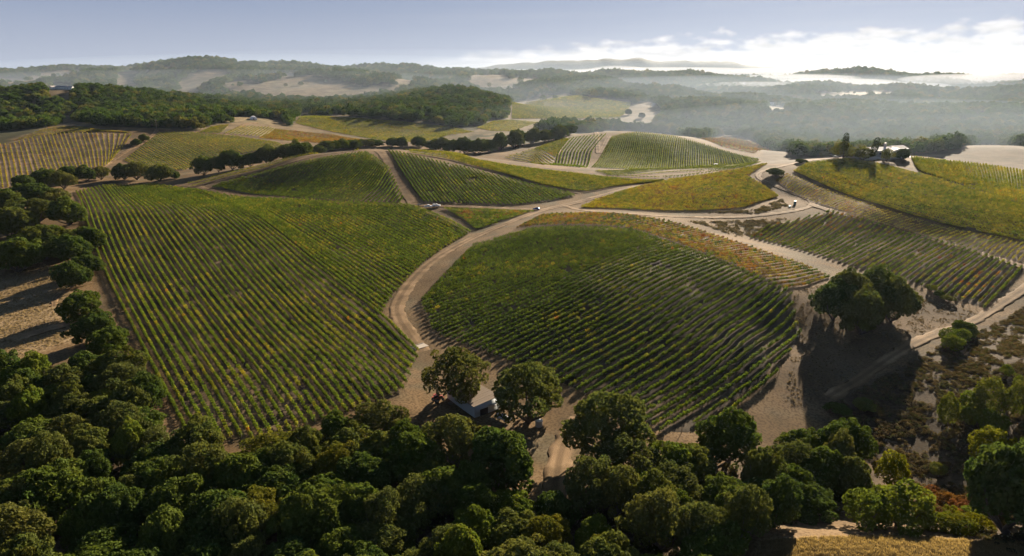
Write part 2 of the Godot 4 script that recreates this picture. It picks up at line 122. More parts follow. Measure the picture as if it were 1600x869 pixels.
		PackedVector2Array([Vector2(189.7, 495.8), Vector2(190.8, 497.1), Vector2(192.0, 498.4), Vector2(193.1, 499.8), Vector2(194.3, 501.1), Vector2(195.5, 502.4), Vector2(196.6, 503.7), Vector2(197.8, 505.0), Vector2(199.0, 506.3), Vector2(200.3, 507.5), Vector2(201.5, 508.8), Vector2(202.7, 510.0), Vector2(204.0, 511.3)]),
		PackedVector2Array([Vector2(194.4, 450.9), Vector2(195.9, 452.4), Vector2(197.3, 453.9), Vector2(198.7, 455.3), Vector2(200.1, 456.8), Vector2(201.5, 458.3), Vector2(202.9, 459.8), Vector2(204.3, 461.3), Vector2(206.0, 462.5), Vector2(207.7, 463.7), Vector2(209.3, 464.8), Vector2(211.0, 466.0), Vector2(212.7, 467.1)]),
		PackedVector2Array([Vector2(203.1, 400.1), Vector2(204.4, 400.6), Vector2(205.6, 401.1), Vector2(206.9, 401.6), Vector2(208.2, 402.1), Vector2(209.4, 402.5), Vector2(210.7, 403.0), Vector2(212.0, 403.5), Vector2(213.3, 403.9), Vector2(214.5, 404.3), Vector2(215.8, 404.6), Vector2(217.1, 405.0), Vector2(218.4, 405.4)]),
		PackedVector2Array([Vector2(217.6, 371.1), Vector2(218.7, 371.3), Vector2(219.7, 371.6), Vector2(220.8, 371.8), Vector2(221.9, 372.0), Vector2(223.0, 372.2), Vector2(224.0, 372.4), Vector2(225.1, 372.6), Vector2(226.2, 372.7), Vector2(227.3, 372.9), Vector2(228.4, 373.0), Vector2(229.5, 373.2), Vector2(230.6, 373.3)]),
		PackedVector2Array([Vector2(229.7, 334.8), Vector2(231.1, 335.9), Vector2(232.4, 336.9), Vector2(233.7, 338.0), Vector2(235.1, 339.0), Vector2(236.4, 340.1), Vector2(237.7, 341.2), Vector2(239.1, 342.2), Vector2(240.6, 343.0), Vector2(242.0, 343.9), Vector2(243.5, 344.8), Vector2(244.9, 345.7), Vector2(246.4, 346.6)]),
		PackedVector2Array([Vector2(237.9, 310.2), Vector2(239.5, 311.8), Vector2(241.0, 313.3), Vector2(242.6, 314.9), Vector2(244.2, 316.4), Vector2(245.8, 318.0), Vector2(247.4, 319.5), Vector2(249.0, 321.0), Vector2(250.7, 322.4), Vector2(252.4, 323.8), Vector2(254.2, 325.2), Vector2(255.9, 326.6), Vector2(257.6, 328.0)])]},
	"F": {"rows": [10, 14], "guides": [
		PackedVector2Array([Vector2(209.9, 517.0), Vector2(212.2, 501.1), Vector2(214.5, 485.1), Vector2(216.4, 469.2), Vector2(217.6, 453.1), Vector2(218.8, 437.1), Vector2(220.0, 421.0), Vector2(223.1, 405.3), Vector2(227.6, 389.8), Vector2(233.7, 375.1), Vector2(241.6, 361.0), Vector2(249.8, 347.2), Vector2(258.3, 333.5)]),
		PackedVector2Array([Vector2(229.4, 539.9), Vector2(232.0, 524.3), Vector2(234.5, 508.6), Vector2(237.1, 493.0), Vector2(239.3, 477.3), Vector2(241.2, 461.6), Vector2(243.2, 445.8), Vector2(245.6, 430.2), Vector2(248.6, 414.6), Vector2(251.5, 399.1), Vector2(258.7, 385.1), Vector2(266.7, 371.4), Vector2(275.0, 357.9)]),
		PackedVector2Array([Vector2(263.0, 551.0), Vector2(266.8, 536.7), Vector2(270.5, 522.5), Vector2(274.3, 508.3), Vector2(277.8, 494.0), Vector2(280.8, 479.6), Vector2(283.9, 465.2), Vector2(283.8, 450.4), Vector2(283.7, 435.7), Vector2(283.9, 421.0), Vector2(285.2, 406.3), Vector2(286.7, 391.7), Vector2(289.3, 377.2)])]},
	"G": {"rows": [15, 14, 13], "guides": [
		PackedVector2Array([Vector2(287.2, 488.8), Vector2(289.1, 493.4), Vector2(290.9, 498.0), Vector2(292.8, 502.6), Vector2(294.6, 507.2), Vector2(296.5, 511.8), Vector2(298.6, 516.3), Vector2(300.7, 520.8), Vector2(302.8, 525.3), Vector2(304.8, 529.8), Vector2(306.9, 534.3), Vector2(309.0, 538.8), Vector2(311.1, 543.3)]),
		PackedVector2Array([Vector2(286.3, 440.8), Vector2(289.9, 447.9), Vector2(293.4, 455.0), Vector2(296.9, 462.0), Vector2(300.5, 469.1), Vector2(304.0, 476.2), Vector2(307.5, 483.2), Vector2(311.0, 490.3), Vector2(314.5, 497.4), Vector2(318.0, 504.5), Vector2(321.5, 511.6), Vector2(325.0, 518.7), Vector2(328.5, 525.7)]),
		PackedVector2Array([Vector2(286.8, 404.6), Vector2(292.3, 413.9), Vector2(297.8, 423.2), Vector2(303.2, 432.6), Vector2(308.7, 441.9), Vector2(314.2, 451.2), Vector2(319.9, 460.4), Vector2(325.5, 469.7), Vector2(331.2, 478.9), Vector2(336.8, 488.1), Vector2(342.5, 497.4), Vector2(348.1, 506.6), Vector2(353.8, 515.9)]),
		PackedVector2Array([Vector2(290.5, 382.0), Vector2(296.9, 391.3), Vector2(303.4, 400.7), Vector2(309.8, 410.0), Vector2(316.2, 419.4), Vector2(322.7, 428.7), Vector2(329.2, 438.0), Vector2(335.7, 447.3), Vector2(342.2, 456.6), Vector2(348.7, 465.9), Vector2(355.2, 475.2), Vector2(361.7, 484.5), Vector2(368.3, 493.8)])]},
	"H": {"rows": [12, 15, 11], "guides": [
		PackedVector2Array([Vector2(45.9, 457.7), Vector2(56.9, 451.1), Vector2(67.9, 444.6), Vector2(79.0, 438.1), Vector2(91.2, 435.1), Vector2(103.9, 433.3), Vector2(116.6, 431.6), Vector2(129.4, 431.3), Vector2(142.2, 431.8), Vector2(152.4, 438.4), Vector2(161.7, 447.2), Vector2(171.0, 456.1), Vector2(180.3, 464.9)]),
		PackedVector2Array([Vector2(58.0, 478.0), Vector2(68.1, 474.9), Vector2(78.1, 471.9), Vector2(88.2, 468.9), Vector2(98.5, 467.0), Vector2(108.8, 465.0), Vector2(119.1, 463.1), Vector2(129.5, 464.3), Vector2(139.8, 466.0), Vector2(150.2, 467.7), Vector2(159.8, 471.7), Vector2(169.3, 476.3), Vector2(178.7, 480.9)]),
		PackedVector2Array([Vector2(87.1, 506.9), Vector2(94.4, 507.1), Vector2(101.7, 507.3), Vector2(108.9, 507.6), Vector2(116.2, 507.8), Vector2(123.4, 507.6), Vector2(130.7, 507.2), Vector2(138.0, 506.9), Vector2(145.2, 506.5), Vector2(152.4, 507.6), Vector2(159.6, 508.8), Vector2(166.7, 509.9), Vector2(173.9, 511.1)]),
		PackedVector2Array([Vector2(121.5, 535.4), Vector2(128.6, 534.7), Vector2(135.7, 534.0), Vector2(142.8, 533.4), Vector2(149.9, 533.4), Vector2(156.8, 535.1), Vector2(163.7, 536.8), Vector2(170.7, 538.5), Vector2(177.6, 540.2), Vector2(184.0, 543.3), Vector2(190.3, 546.8), Vector2(196.5, 550.3), Vector2(202.7, 553.7)])]},
	"K": {"rows": [21], "guides": [
		PackedVector2Array([Vector2(-92.5, 631.2), Vector2(-73.4, 620.6), Vector2(-54.6, 609.6), Vector2(-38.8, 594.5), Vector2(-23.1, 579.4), Vector2(-7.6, 564.0), Vector2(6.8, 547.6), Vector2(21.1, 531.2), Vector2(38.2, 517.7), Vector2(56.1, 507.6), Vector2(74.9, 518.8), Vector2(94.5, 528.3), Vector2(115.8, 532.1)]),
		PackedVector2Array([Vector2(-136.7, 900.7), Vector2(-125.4, 862.3), Vector2(-114.0, 823.9), Vector2(-102.6, 785.5), Vector2(-91.2, 747.1), Vector2(-79.8, 708.7), Vector2(-68.5, 670.3), Vector2(-54.8, 633.6), Vector2(-21.9, 610.8), Vector2(11.3, 588.4), Vector2(46.0, 568.7), Vector2(82.6, 552.4), Vector2(117.5, 532.8)])]},
	"L": {"rows": [1], "guides": [
		PackedVector2Array([Vector2(-273.6, 587.0), Vector2(-246.6, 597.5), Vector2(-218.4, 604.3), Vector2(-195.3, 620.7), Vector2(-185.3, 645.0), Vector2(-186.2, 674.0), Vector2(-187.1, 703.0), Vector2(-188.0, 731.9), Vector2(-188.9, 760.9), Vector2(-189.7, 789.8), Vector2(-190.6, 818.8), Vector2(-191.5, 847.8), Vector2(-192.4, 876.7)]),
		PackedVector2Array([Vector2(-283.3, 602.5), Vector2(-256.1, 613.1), Vector2(-227.0, 613.3), Vector2(-203.0, 625.2), Vector2(-188.2, 648.4), Vector2(-188.8, 677.6), Vector2(-189.5, 706.7), Vector2(-190.2, 735.9), Vector2(-190.8, 765.0), Vector2(-191.5, 794.2), Vector2(-192.1, 823.3), Vector2(-192.8, 852.5), Vector2(-193.4, 881.6)])]},
	"M1": {"rows": [9, 21], "guides": [
		PackedVector2Array([Vector2(-7.3, 797.0), Vector2(4.6, 787.3), Vector2(16.5, 777.6), Vector2(21.8, 764.5), Vector2(22.6, 749.2), Vector2(23.4, 733.9), Vector2(24.1, 718.6), Vector2(24.9, 703.3), Vector2(25.7, 687.9), Vector2(26.5, 672.6), Vector2(27.3, 657.3), Vector2(28.0, 642.0), Vector2(28.8, 626.6)]),
		PackedVector2Array([Vector2(28.1, 878.5), Vector2(30.1, 872.9), Vector2(32.2, 867.2), Vector2(34.2, 861.6), Vector2(36.3, 856.0), Vector2(38.3, 850.3), Vector2(40.4, 844.7), Vector2(42.4, 839.1), Vector2(44.4, 833.4), Vector2(45.9, 827.6), Vector2(47.5, 821.8), Vector2(49.0, 816.0), Vector2(50.5, 810.3)]),
		PackedVector2Array([Vector2(70.2, 964.0), Vector2(70.8, 961.7), Vector2(71.4, 959.4), Vector2(71.9, 957.1), Vector2(72.5, 954.8), Vector2(73.1, 952.5), Vector2(73.7, 950.3), Vector2(74.3, 948.0), Vector2(74.9, 945.7), Vector2(75.1, 943.3), Vector2(75.4, 941.0), Vector2(75.6, 938.6), Vector2(75.9, 936.3)])]},
	"M2": {"rows": [10], "guides": [
		PackedVector2Array([Vector2(35.3, 640.3), Vector2(38.0, 666.2), Vector2(40.7, 692.0), Vector2(43.4, 717.9), Vector2(46.1, 743.7), Vector2(48.8, 769.6), Vector2(51.4, 795.5), Vector2(54.1, 821.3), Vector2(57.3, 847.1), Vector2(62.6, 872.6), Vector2(67.9, 898.0), Vector2(73.3, 923.5), Vector2(78.6, 948.9)]),
		PackedVector2Array([Vector2(59.7, 617.0), Vector2(64.1, 644.3), Vector2(68.5, 671.7), Vector2(72.9, 699.1), Vector2(77.3, 726.4), Vector2(81.7, 753.8), Vector2(86.1, 781.2), Vector2(90.5, 808.6), Vector2(94.9, 835.9), Vector2(101.1, 862.9), Vector2(109.1, 889.4), Vector2(117.1, 916.0), Vector2(125.1, 942.5)])]},
	"M3": {"rows": [13, 18, 17, 21], "guides": [
		PackedVector2Array([Vector2(86.0, 746.8), Vector2(89.9, 761.2), Vector2(93.8, 775.6), Vector2(97.7, 790.0), Vector2(101.7, 804.5), Vector2(105.5, 818.9), Vector2(109.2, 833.4), Vector2(112.9, 847.8), Vector2(116.6, 862.3), Vector2(120.3, 876.8), Vector2(124.0, 891.3), Vector2(127.7, 905.7), Vector2(131.4, 920.2)]),
		PackedVector2Array([Vector2(119.3, 739.9), Vector2(124.1, 758.1), Vector2(128.9, 776.4), Vector2(133.7, 794.6), Vector2(138.5, 812.8), Vector2(143.3, 831.0), Vector2(147.7, 849.3), Vector2(151.5, 867.8), Vector2(155.2, 886.3), Vector2(158.9, 904.7), Vector2(162.6, 923.2), Vector2(166.3, 941.7), Vector2(170.0, 960.1)]),
		PackedVector2Array([Vector2(136.7, 617.7), Vector2(143.2, 645.9), Vector2(149.7, 674.1), Vector2(156.3, 702.2), Vector2(162.8, 730.4), Vector2(169.3, 758.6), Vector2(175.9, 786.7), Vector2(182.4, 814.9), Vector2(188.9, 843.1), Vector2(196.0, 871.1), Vector2(203.1, 899.1), Vector2(210.1, 927.2), Vector2(217.2, 955.2)]),
		PackedVector2Array([Vector2(166.8, 584.1), Vector2(173.5, 609.7), Vector2(180.3, 635.4), Vector2(187.1, 661.0), Vector2(193.9, 686.7), Vector2(200.7, 712.4), Vector2(207.4, 738.0), Vector2(214.2, 763.7), Vector2(221.0, 789.3), Vector2(227.8, 815.0), Vector2(233.6, 840.9), Vector2(239.0, 866.9), Vector2(244.4, 892.8)]),
		PackedVector2Array([Vector2(265.0, 749.2), Vector2(265.3, 750.7), Vector2(265.7, 752.3), Vector2(266.1, 753.9), Vector2(266.4, 755.4), Vector2(266.8, 757.0), Vector2(267.2, 758.6), Vector2(267.5, 760.1), Vector2(267.9, 761.7), Vector2(267.9, 763.3), Vector2(267.9, 764.9), Vector2(267.9, 766.5), Vector2(267.9, 768.1)])]},
	"M4": {"rows": [6], "guides": [
		PackedVector2Array([Vector2(70.1, 584.3), Vector2(97.2, 599.3), Vector2(115.4, 623.5), Vector2(131.2, 650.1), Vector2(147.1, 676.7), Vector2(162.9, 703.2), Vector2(172.1, 706.0), Vector2(171.8, 675.1), Vector2(171.6, 644.1), Vector2(171.3, 613.2), Vector2(171.0, 582.2), Vector2(180.4, 566.7), Vector2(208.1, 580.5)]),
		PackedVector2Array([Vector2(78.6, 567.4), Vector2(87.9, 564.7), Vector2(97.1, 562.1), Vector2(106.2, 559.1), Vector2(115.0, 555.4), Vector2(123.8, 551.6), Vector2(132.7, 548.0), Vector2(142.1, 546.5), Vector2(151.6, 545.0), Vector2(160.9, 545.8), Vector2(170.2, 548.4), Vector2(179.4, 551.1), Vector2(188.6, 553.7)])]},
	"N": {"rows": [6, 5, 8, 7, 6], "guides": [
		PackedVector2Array([Vector2(-636.2, 840.2), Vector2(-618.8, 816.9), Vector2(-601.3, 793.6), Vector2(-583.9, 770.3), Vector2(-566.4, 747.0), Vector2(-549.0, 723.6), Vector2(-531.6, 700.2), Vector2(-514.2, 676.9), Vector2(-496.8, 653.5), Vector2(-479.4, 630.1), Vector2(-462.0, 606.8), Vector2(-444.6, 583.4), Vector2(-427.2, 560.0)]),
		PackedVector2Array([Vector2(-602.9, 841.9), Vector2(-588.4, 821.8), Vector2(-573.9, 801.7), Vector2(-559.4, 781.7), Vector2(-544.9, 761.6), Vector2(-530.5, 741.5), Vector2(-516.1, 721.4), Vector2(-501.7, 701.2), Vector2(-487.4, 681.0), Vector2(-473.1, 660.9), Vector2(-458.7, 640.7), Vector2(-444.4, 620.5), Vector2(-430.0, 600.4)]),
		PackedVector2Array([Vector2(-601.3, 881.1), Vector2(-589.7, 864.7), Vector2(-578.1, 848.4), Vector2(-566.6, 832.1), Vector2(-555.0, 815.8), Vector2(-543.4, 799.5), Vector2(-531.9, 783.1), Vector2(-520.3, 766.8), Vector2(-508.8, 750.5), Vector2(-497.3, 734.1), Vector2(-485.7, 717.8), Vector2(-474.2, 701.4), Vector2(-462.6, 685.1)]),
		PackedVector2Array([Vector2(-578.9, 910.5), Vector2(-567.4, 893.5), Vector2(-555.9, 876.5), Vector2(-544.3, 859.4), Vector2(-532.8, 842.4), Vector2(-521.3, 825.4), Vector2(-509.9, 808.3), Vector2(-498.5, 791.1), Vector2(-487.2, 774.0), Vector2(-475.9, 756.8), Vector2(-464.5, 739.6), Vector2(-453.2, 722.5), Vector2(-441.9, 705.3)]),
		PackedVector2Array([Vector2(-540.4, 915.3), Vector2(-529.7, 898.1), Vector2(-519.1, 880.8), Vector2(-508.4, 863.6), Vector2(-497.7, 846.3), Vector2(-487.0, 829.1), Vector2(-476.7, 811.6), Vector2(-466.6, 794.0), Vector2(-456.5, 776.4), Vector2(-446.4, 758.8), Vector2(-436.4, 741.2), Vector2(-426.3, 723.6), Vector2(-416.2, 706.0)]),
		PackedVector2Array([Vector2(-495.6, 916.5), Vector2(-491.9, 906.6), Vector2(-488.3, 896.8), Vector2(-484.7, 886.9), Vector2(-481.0, 877.0), Vector2(-477.4, 867.2), Vector2(-473.8, 857.3), Vector2(-470.4, 847.3), Vector2(-466.9, 837.4), Vector2(-463.5, 827.4), Vector2(-460.1, 817.5), Vector2(-456.7, 807.5), Vector2(-453.2, 797.6)])]},
	"N2": {"rows": [7], "guides": [
		PackedVector2Array([Vector2(-610.3, 861.0), Vector2(-607.0, 872.5), Vector2(-603.7, 884.1), Vector2(-599.1, 894.8), Vector2(-589.7, 902.2), Vector2(-580.3, 909.7), Vector2(-570.3, 916.0), Vector2(-558.7, 918.9), Vector2(-547.0, 921.8), Vector2(-535.4, 924.7), Vector2(-523.5, 924.9), Vector2(-511.5, 924.5), Vector2(-499.5, 924.2)]),
		PackedVector2Array([Vector2(-626.9, 953.9), Vector2(-617.5, 957.2), Vector2(-608.1, 960.0), Vector2(-598.6, 957.1), Vector2(-589.1, 954.3), Vector2(-579.8, 950.9), Vector2(-571.0, 946.1), Vector2(-562.3, 941.4), Vector2(-553.6, 936.6), Vector2(-544.0, 934.3), Vector2(-534.2, 932.6), Vector2(-524.4, 930.9), Vector2(-514.6, 929.3)])]},
	"O": {"rows": [9, 10, 11, 10, 7], "guides": [
		PackedVector2Array([Vector2(-429.6, 773.4), Vector2(-424.1, 766.7), Vector2(-418.6, 760.1), Vector2(-413.0, 753.4), Vector2(-407.5, 746.8), Vector2(-401.9, 740.1), Vector2(-396.4, 733.4), Vector2(-390.8, 726.8), Vector2(-385.0, 720.4), Vector2(-379.2, 713.9), Vector2(-373.4, 707.5), Vector2(-367.7, 701.1), Vector2(-361.9, 694.6)]),
		PackedVector2Array([Vector2(-447.6, 848.0), Vector2(-437.2, 835.5), Vector2(-426.9, 823.0), Vector2(-416.5, 810.5), Vector2(-406.1, 798.0), Vector2(-395.7, 785.5), Vector2(-385.6, 772.8), Vector2(-375.9, 759.8), Vector2(-366.3, 746.7), Vector2(-356.7, 733.6), Vector2(-347.0, 720.5), Vector2(-337.4, 707.4), Vector2(-327.8, 694.3)]),
		PackedVector2Array([Vector2(-468.9, 935.3), Vector2(-456.2, 919.8), Vector2(-443.6, 904.2), Vector2(-430.9, 888.7), Vector2(-418.2, 873.1), Vector2(-405.6, 857.6), Vector2(-392.9, 842.1), Vector2(-381.0, 825.9), Vector2(-369.2, 809.8), Vector2(-357.3, 793.6), Vector2(-345.5, 777.4), Vector2(-333.7, 761.2), Vector2(-321.9, 745.0)]),
		PackedVector2Array([Vector2(-430.3, 947.6), Vector2(-419.0, 934.5), Vector2(-407.7, 921.5), Vector2(-396.4, 908.5), Vector2(-385.2, 895.4), Vector2(-373.9, 882.4), Vector2(-363.1, 868.9), Vector2(-353.4, 854.7), Vector2(-343.7, 840.4), Vector2(-334.1, 826.2), Vector2(-324.4, 811.9), Vector2(-314.7, 797.6), Vector2(-305.0, 783.4)]),
		PackedVector2Array([Vector2(-365.5, 934.5), Vector2(-358.5, 924.5), Vector2(-351.5, 914.4), Vector2(-344.5, 904.4), Vector2(-337.6, 894.4), Vector2(-330.6, 884.4), Vector2(-323.6, 874.4), Vector2(-316.9, 864.2), Vector2(-310.3, 853.9), Vector2(-303.7, 843.7), Vector2(-297.1, 833.4), Vector2(-290.5, 823.1), Vector2(-283.9, 812.9)]),
		PackedVector2Array([Vector2(-298.2, 879.4), Vector2(-296.2, 876.5), Vector2(-294.2, 873.6), Vector2(-292.1, 870.7), Vector2(-290.1, 867.8), Vector2(-288.1, 864.9), Vector2(-286.1, 862.0), Vector2(-284.4, 858.9), Vector2(-282.6, 855.8), Vector2(-280.9, 852.7), Vector2(-279.2, 849.6), Vector2(-277.5, 846.5), Vector2(-275.8, 843.5)])]},
	"P1": {"rows": [15], "guides": [
		PackedVector2Array([Vector2(-421.8, 951.9), Vector2(-419.5, 951.7), Vector2(-417.2, 951.5), Vector2(-414.8, 951.3), Vector2(-412.5, 951.1), Vector2(-410.2, 950.9), Vector2(-407.8, 950.7), Vector2(-405.5, 950.6), Vector2(-403.3, 951.3), Vector2(-401.0, 952.0), Vector2(-398.8, 952.7), Vector2(-396.6, 953.5), Vector2(-394.3, 954.2)]),
		PackedVector2Array([Vector2(-422.5, 991.9), Vector2(-421.9, 995.2), Vector2(-421.2, 998.4), Vector2(-420.6, 1001.7), Vector2(-420.0, 1004.9), Vector2(-419.3, 1008.1), Vector2(-418.7, 1011.4), Vector2(-418.0, 1014.6), Vector2(-416.9, 1017.7), Vector2(-415.7, 1020.8), Vector2(-414.5, 1023.9), Vector2(-413.3, 1026.9), Vector2(-412.2, 1030.0)])]},
	"P2": {"rows": [8, 8], "guides": [
		PackedVector2Array([Vector2(-387.2, 951.3), Vector2(-387.9, 958.3), Vector2(-388.6, 965.4), Vector2(-389.3, 972.4), Vector2(-390.0, 979.5), Vector2(-390.7, 986.5), Vector2(-391.4, 993.6), Vector2(-392.2, 1000.6), Vector2(-392.9, 1007.7), Vector2(-393.7, 1014.7), Vector2(-394.4, 1021.8), Vector2(-395.2, 1028.8), Vector2(-395.9, 1035.9)]),
		PackedVector2Array([Vector2(-345.8, 950.6), Vector2(-348.1, 961.0), Vector2(-350.3, 971.4), Vector2(-352.6, 981.8), Vector2(-354.8, 992.2), Vector2(-357.0, 1002.6), Vector2(-359.3, 1013.0), Vector2(-361.3, 1023.4), Vector2(-363.1, 1033.9), Vector2(-365.0, 1044.3), Vector2(-366.8, 1054.8), Vector2(-368.6, 1065.3), Vector2(-370.4, 1075.8)]),
		PackedVector2Array([Vector2(-309.3, 943.6), Vector2(-312.2, 954.2), Vector2(-315.0, 964.8), Vector2(-317.9, 975.4), Vector2(-320.8, 986.0), Vector2(-323.7, 996.6), Vector2(-326.6, 1007.2), Vector2(-329.5, 1017.8), Vector2(-332.4, 1028.3), Vector2(-335.3, 1038.9), Vector2(-337.0, 1049.8), Vector2(-338.7, 1060.6), Vector2(-340.5, 1071.5)])]},
	"P3": {"rows": [37], "guides": [
		PackedVector2Array([Vector2(-333.2, 926.8), Vector2(-321.7, 922.8), Vector2(-310.2, 918.8), Vector2(-298.7, 914.8), Vector2(-287.0, 912.0), Vector2(-274.9, 911.7), Vector2(-262.7, 911.5), Vector2(-250.5, 911.2), Vector2(-241.9, 919.3), Vector2(-233.7, 928.3), Vector2(-225.5, 937.2), Vector2(-217.3, 946.2), Vector2(-209.1, 955.2)]),
		PackedVector2Array([Vector2(-356.9, 1063.3), Vector2(-346.9, 1074.5), Vector2(-336.9, 1085.6), Vector2(-326.2, 1095.4), Vector2(-311.3, 1096.4), Vector2(-296.3, 1097.4), Vector2(-281.4, 1098.4), Vector2(-270.2, 1089.2), Vector2(-259.6, 1078.6), Vector2(-249.0, 1068.0), Vector2(-238.4, 1057.5), Vector2(-227.7, 1046.9), Vector2(-217.1, 1036.3)])]},
	"Q": {"rows": [19, 11], "guides": [
		PackedVector2Array([Vector2(-365.2, 1194.0), Vector2(-345.1, 1177.3), Vector2(-325.0, 1160.7), Vector2(-304.6, 1144.5), Vector2(-283.7, 1128.9), Vector2(-262.8, 1113.3), Vector2(-241.9, 1097.8), Vector2(-224.8, 1078.3), Vector2(-208.2, 1058.1), Vector2(-191.6, 1038.0), Vector2(-175.0, 1017.9), Vector2(-154.8, 1007.1), Vector2(-129.0, 1010.5)]),
		PackedVector2Array([Vector2(-390.2, 1330.6), Vector2(-368.6, 1305.5), Vector2(-347.1, 1280.5), Vector2(-325.5, 1255.4), Vector2(-303.9, 1230.3), Vector2(-275.8, 1213.9), Vector2(-245.7, 1200.1), Vector2(-215.6, 1186.4), Vector2(-185.6, 1172.4), Vector2(-155.6, 1158.5), Vector2(-134.1, 1134.8), Vector2(-116.1, 1107.1), Vector2(-98.1, 1079.3)]),
		PackedVector2Array([Vector2(-319.6, 1264.4), Vector2(-294.8, 1255.1), Vector2(-270.0, 1245.8), Vector2(-245.2, 1236.5), Vector2(-220.4, 1227.4), Vector2(-194.8, 1220.5), Vector2(-169.3, 1213.7), Vector2(-144.6, 1204.6), Vector2(-121.3, 1192.0), Vector2(-99.7, 1177.7), Vector2(-86.6, 1154.7), Vector2(-73.5, 1131.7), Vector2(-60.4, 1108.7)])]},
	"T": {"rows": [24, 8, 7], "guides": [
		PackedVector2Array([Vector2(0.0, 1340.5), Vector2(15.2, 1359.7), Vector2(30.4, 1379.0), Vector2(45.6, 1398.2), Vector2(60.8, 1417.5), Vector2(79.6, 1432.9), Vector2(99.5, 1447.2), Vector2(119.4, 1461.5), Vector2(139.3, 1475.9), Vector2(159.2, 1490.2), Vector2(182.8, 1495.9), Vector2(206.9, 1500.5), Vector2(231.0, 1505.0)]),
		PackedVector2Array([Vector2(0.0, 1483.1), Vector2(12.7, 1516.3), Vector2(25.4, 1549.5), Vector2(38.1, 1582.8), Vector2(50.7, 1616.0), Vector2(63.4, 1649.2), Vector2(77.0, 1681.4), Vector2(111.4, 1690.6), Vector2(145.8, 1699.7), Vector2(180.2, 1708.8), Vector2(215.4, 1713.4), Vector2(250.8, 1717.2), Vector2(286.1, 1721.1)]),
		PackedVector2Array([Vector2(0.0, 1617.3), Vector2(13.4, 1655.0), Vector2(26.7, 1692.7), Vector2(40.1, 1730.4), Vector2(53.4, 1768.1), Vector2(66.8, 1805.9), Vector2(80.2, 1843.6), Vector2(109.7, 1835.1), Vector2(143.7, 1814.0), Vector2(177.7, 1792.9), Vector2(215.1, 1782.3), Vector2(255.0, 1779.4), Vector2(294.9, 1776.4)]),
		PackedVector2Array([Vector2(78.8, 2046.2), Vector2(102.4, 2052.3), Vector2(122.8, 2050.9), Vector2(134.6, 2029.5), Vector2(146.3, 2008.1), Vector2(158.1, 1986.7), Vector2(164.3, 1963.2), Vector2(169.5, 1939.4), Vector2(174.8, 1915.5), Vector2(180.0, 1891.7), Vector2(185.2, 1867.8), Vector2(190.5, 1844.0), Vector2(195.7, 1820.2)])]},
	"T2": {"rows": [24], "guides": [
		PackedVector2Array([Vector2(-58.2, 1166.9), Vector2(-54.6, 1160.7), Vector2(-51.0, 1154.5), Vector2(-47.4, 1148.3), Vector2(-43.8, 1142.2), Vector2(-40.3, 1136.0), Vector2(-36.7, 1129.8), Vector2(-33.1, 1123.6), Vector2(-28.6, 1119.0), Vector2(-21.4, 1118.7), Vector2(-14.3, 1118.5), Vector2(-7.1, 1118.2), Vector2(0.0, 1118.0)]),
		PackedVector2Array([Vector2(-34.3, 1265.2), Vector2(-29.2, 1272.6), Vector2(-24.0, 1280.1), Vector2(-18.9, 1287.5), Vector2(-13.8, 1294.9), Vector2(-8.6, 1302.4), Vector2(-3.5, 1309.8), Vector2(2.9, 1315.2), Vector2(11.9, 1316.1), Vector2(20.8, 1317.1), Vector2(29.8, 1318.1), Vector2(38.8, 1319.1), Vector2(47.8, 1320.1)])]},
	"U": {"rows": [16], "guides": [
		PackedVector2Array([Vector2(271.8, 1011.8), Vector2(271.0, 995.4), Vector2(270.2, 978.9), Vector2(269.4, 962.4), Vector2(268.6, 946.0), Vector2(267.8, 929.5), Vector2(267.0, 913.1), Vector2(266.2, 896.6), Vector2(265.6, 880.1), Vector2(270.3, 864.3), Vector2(274.9, 848.5), Vector2(279.6, 832.7), Vector2(284.3, 816.9)]),
		PackedVector2Array([Vector2(382.5, 1274.4), Vector2(381.3, 1250.3), Vector2(380.2, 1226.2), Vector2(379.0, 1202.1), Vector2(377.9, 1178.0), Vector2(376.7, 1153.9), Vector2(375.5, 1129.8), Vector2(374.4, 1105.7), Vector2(373.5, 1081.6), Vector2(372.5, 1057.5), Vector2(371.5, 1033.4), Vector2(370.5, 1009.3), Vector2(369.5, 985.2)])]},
}
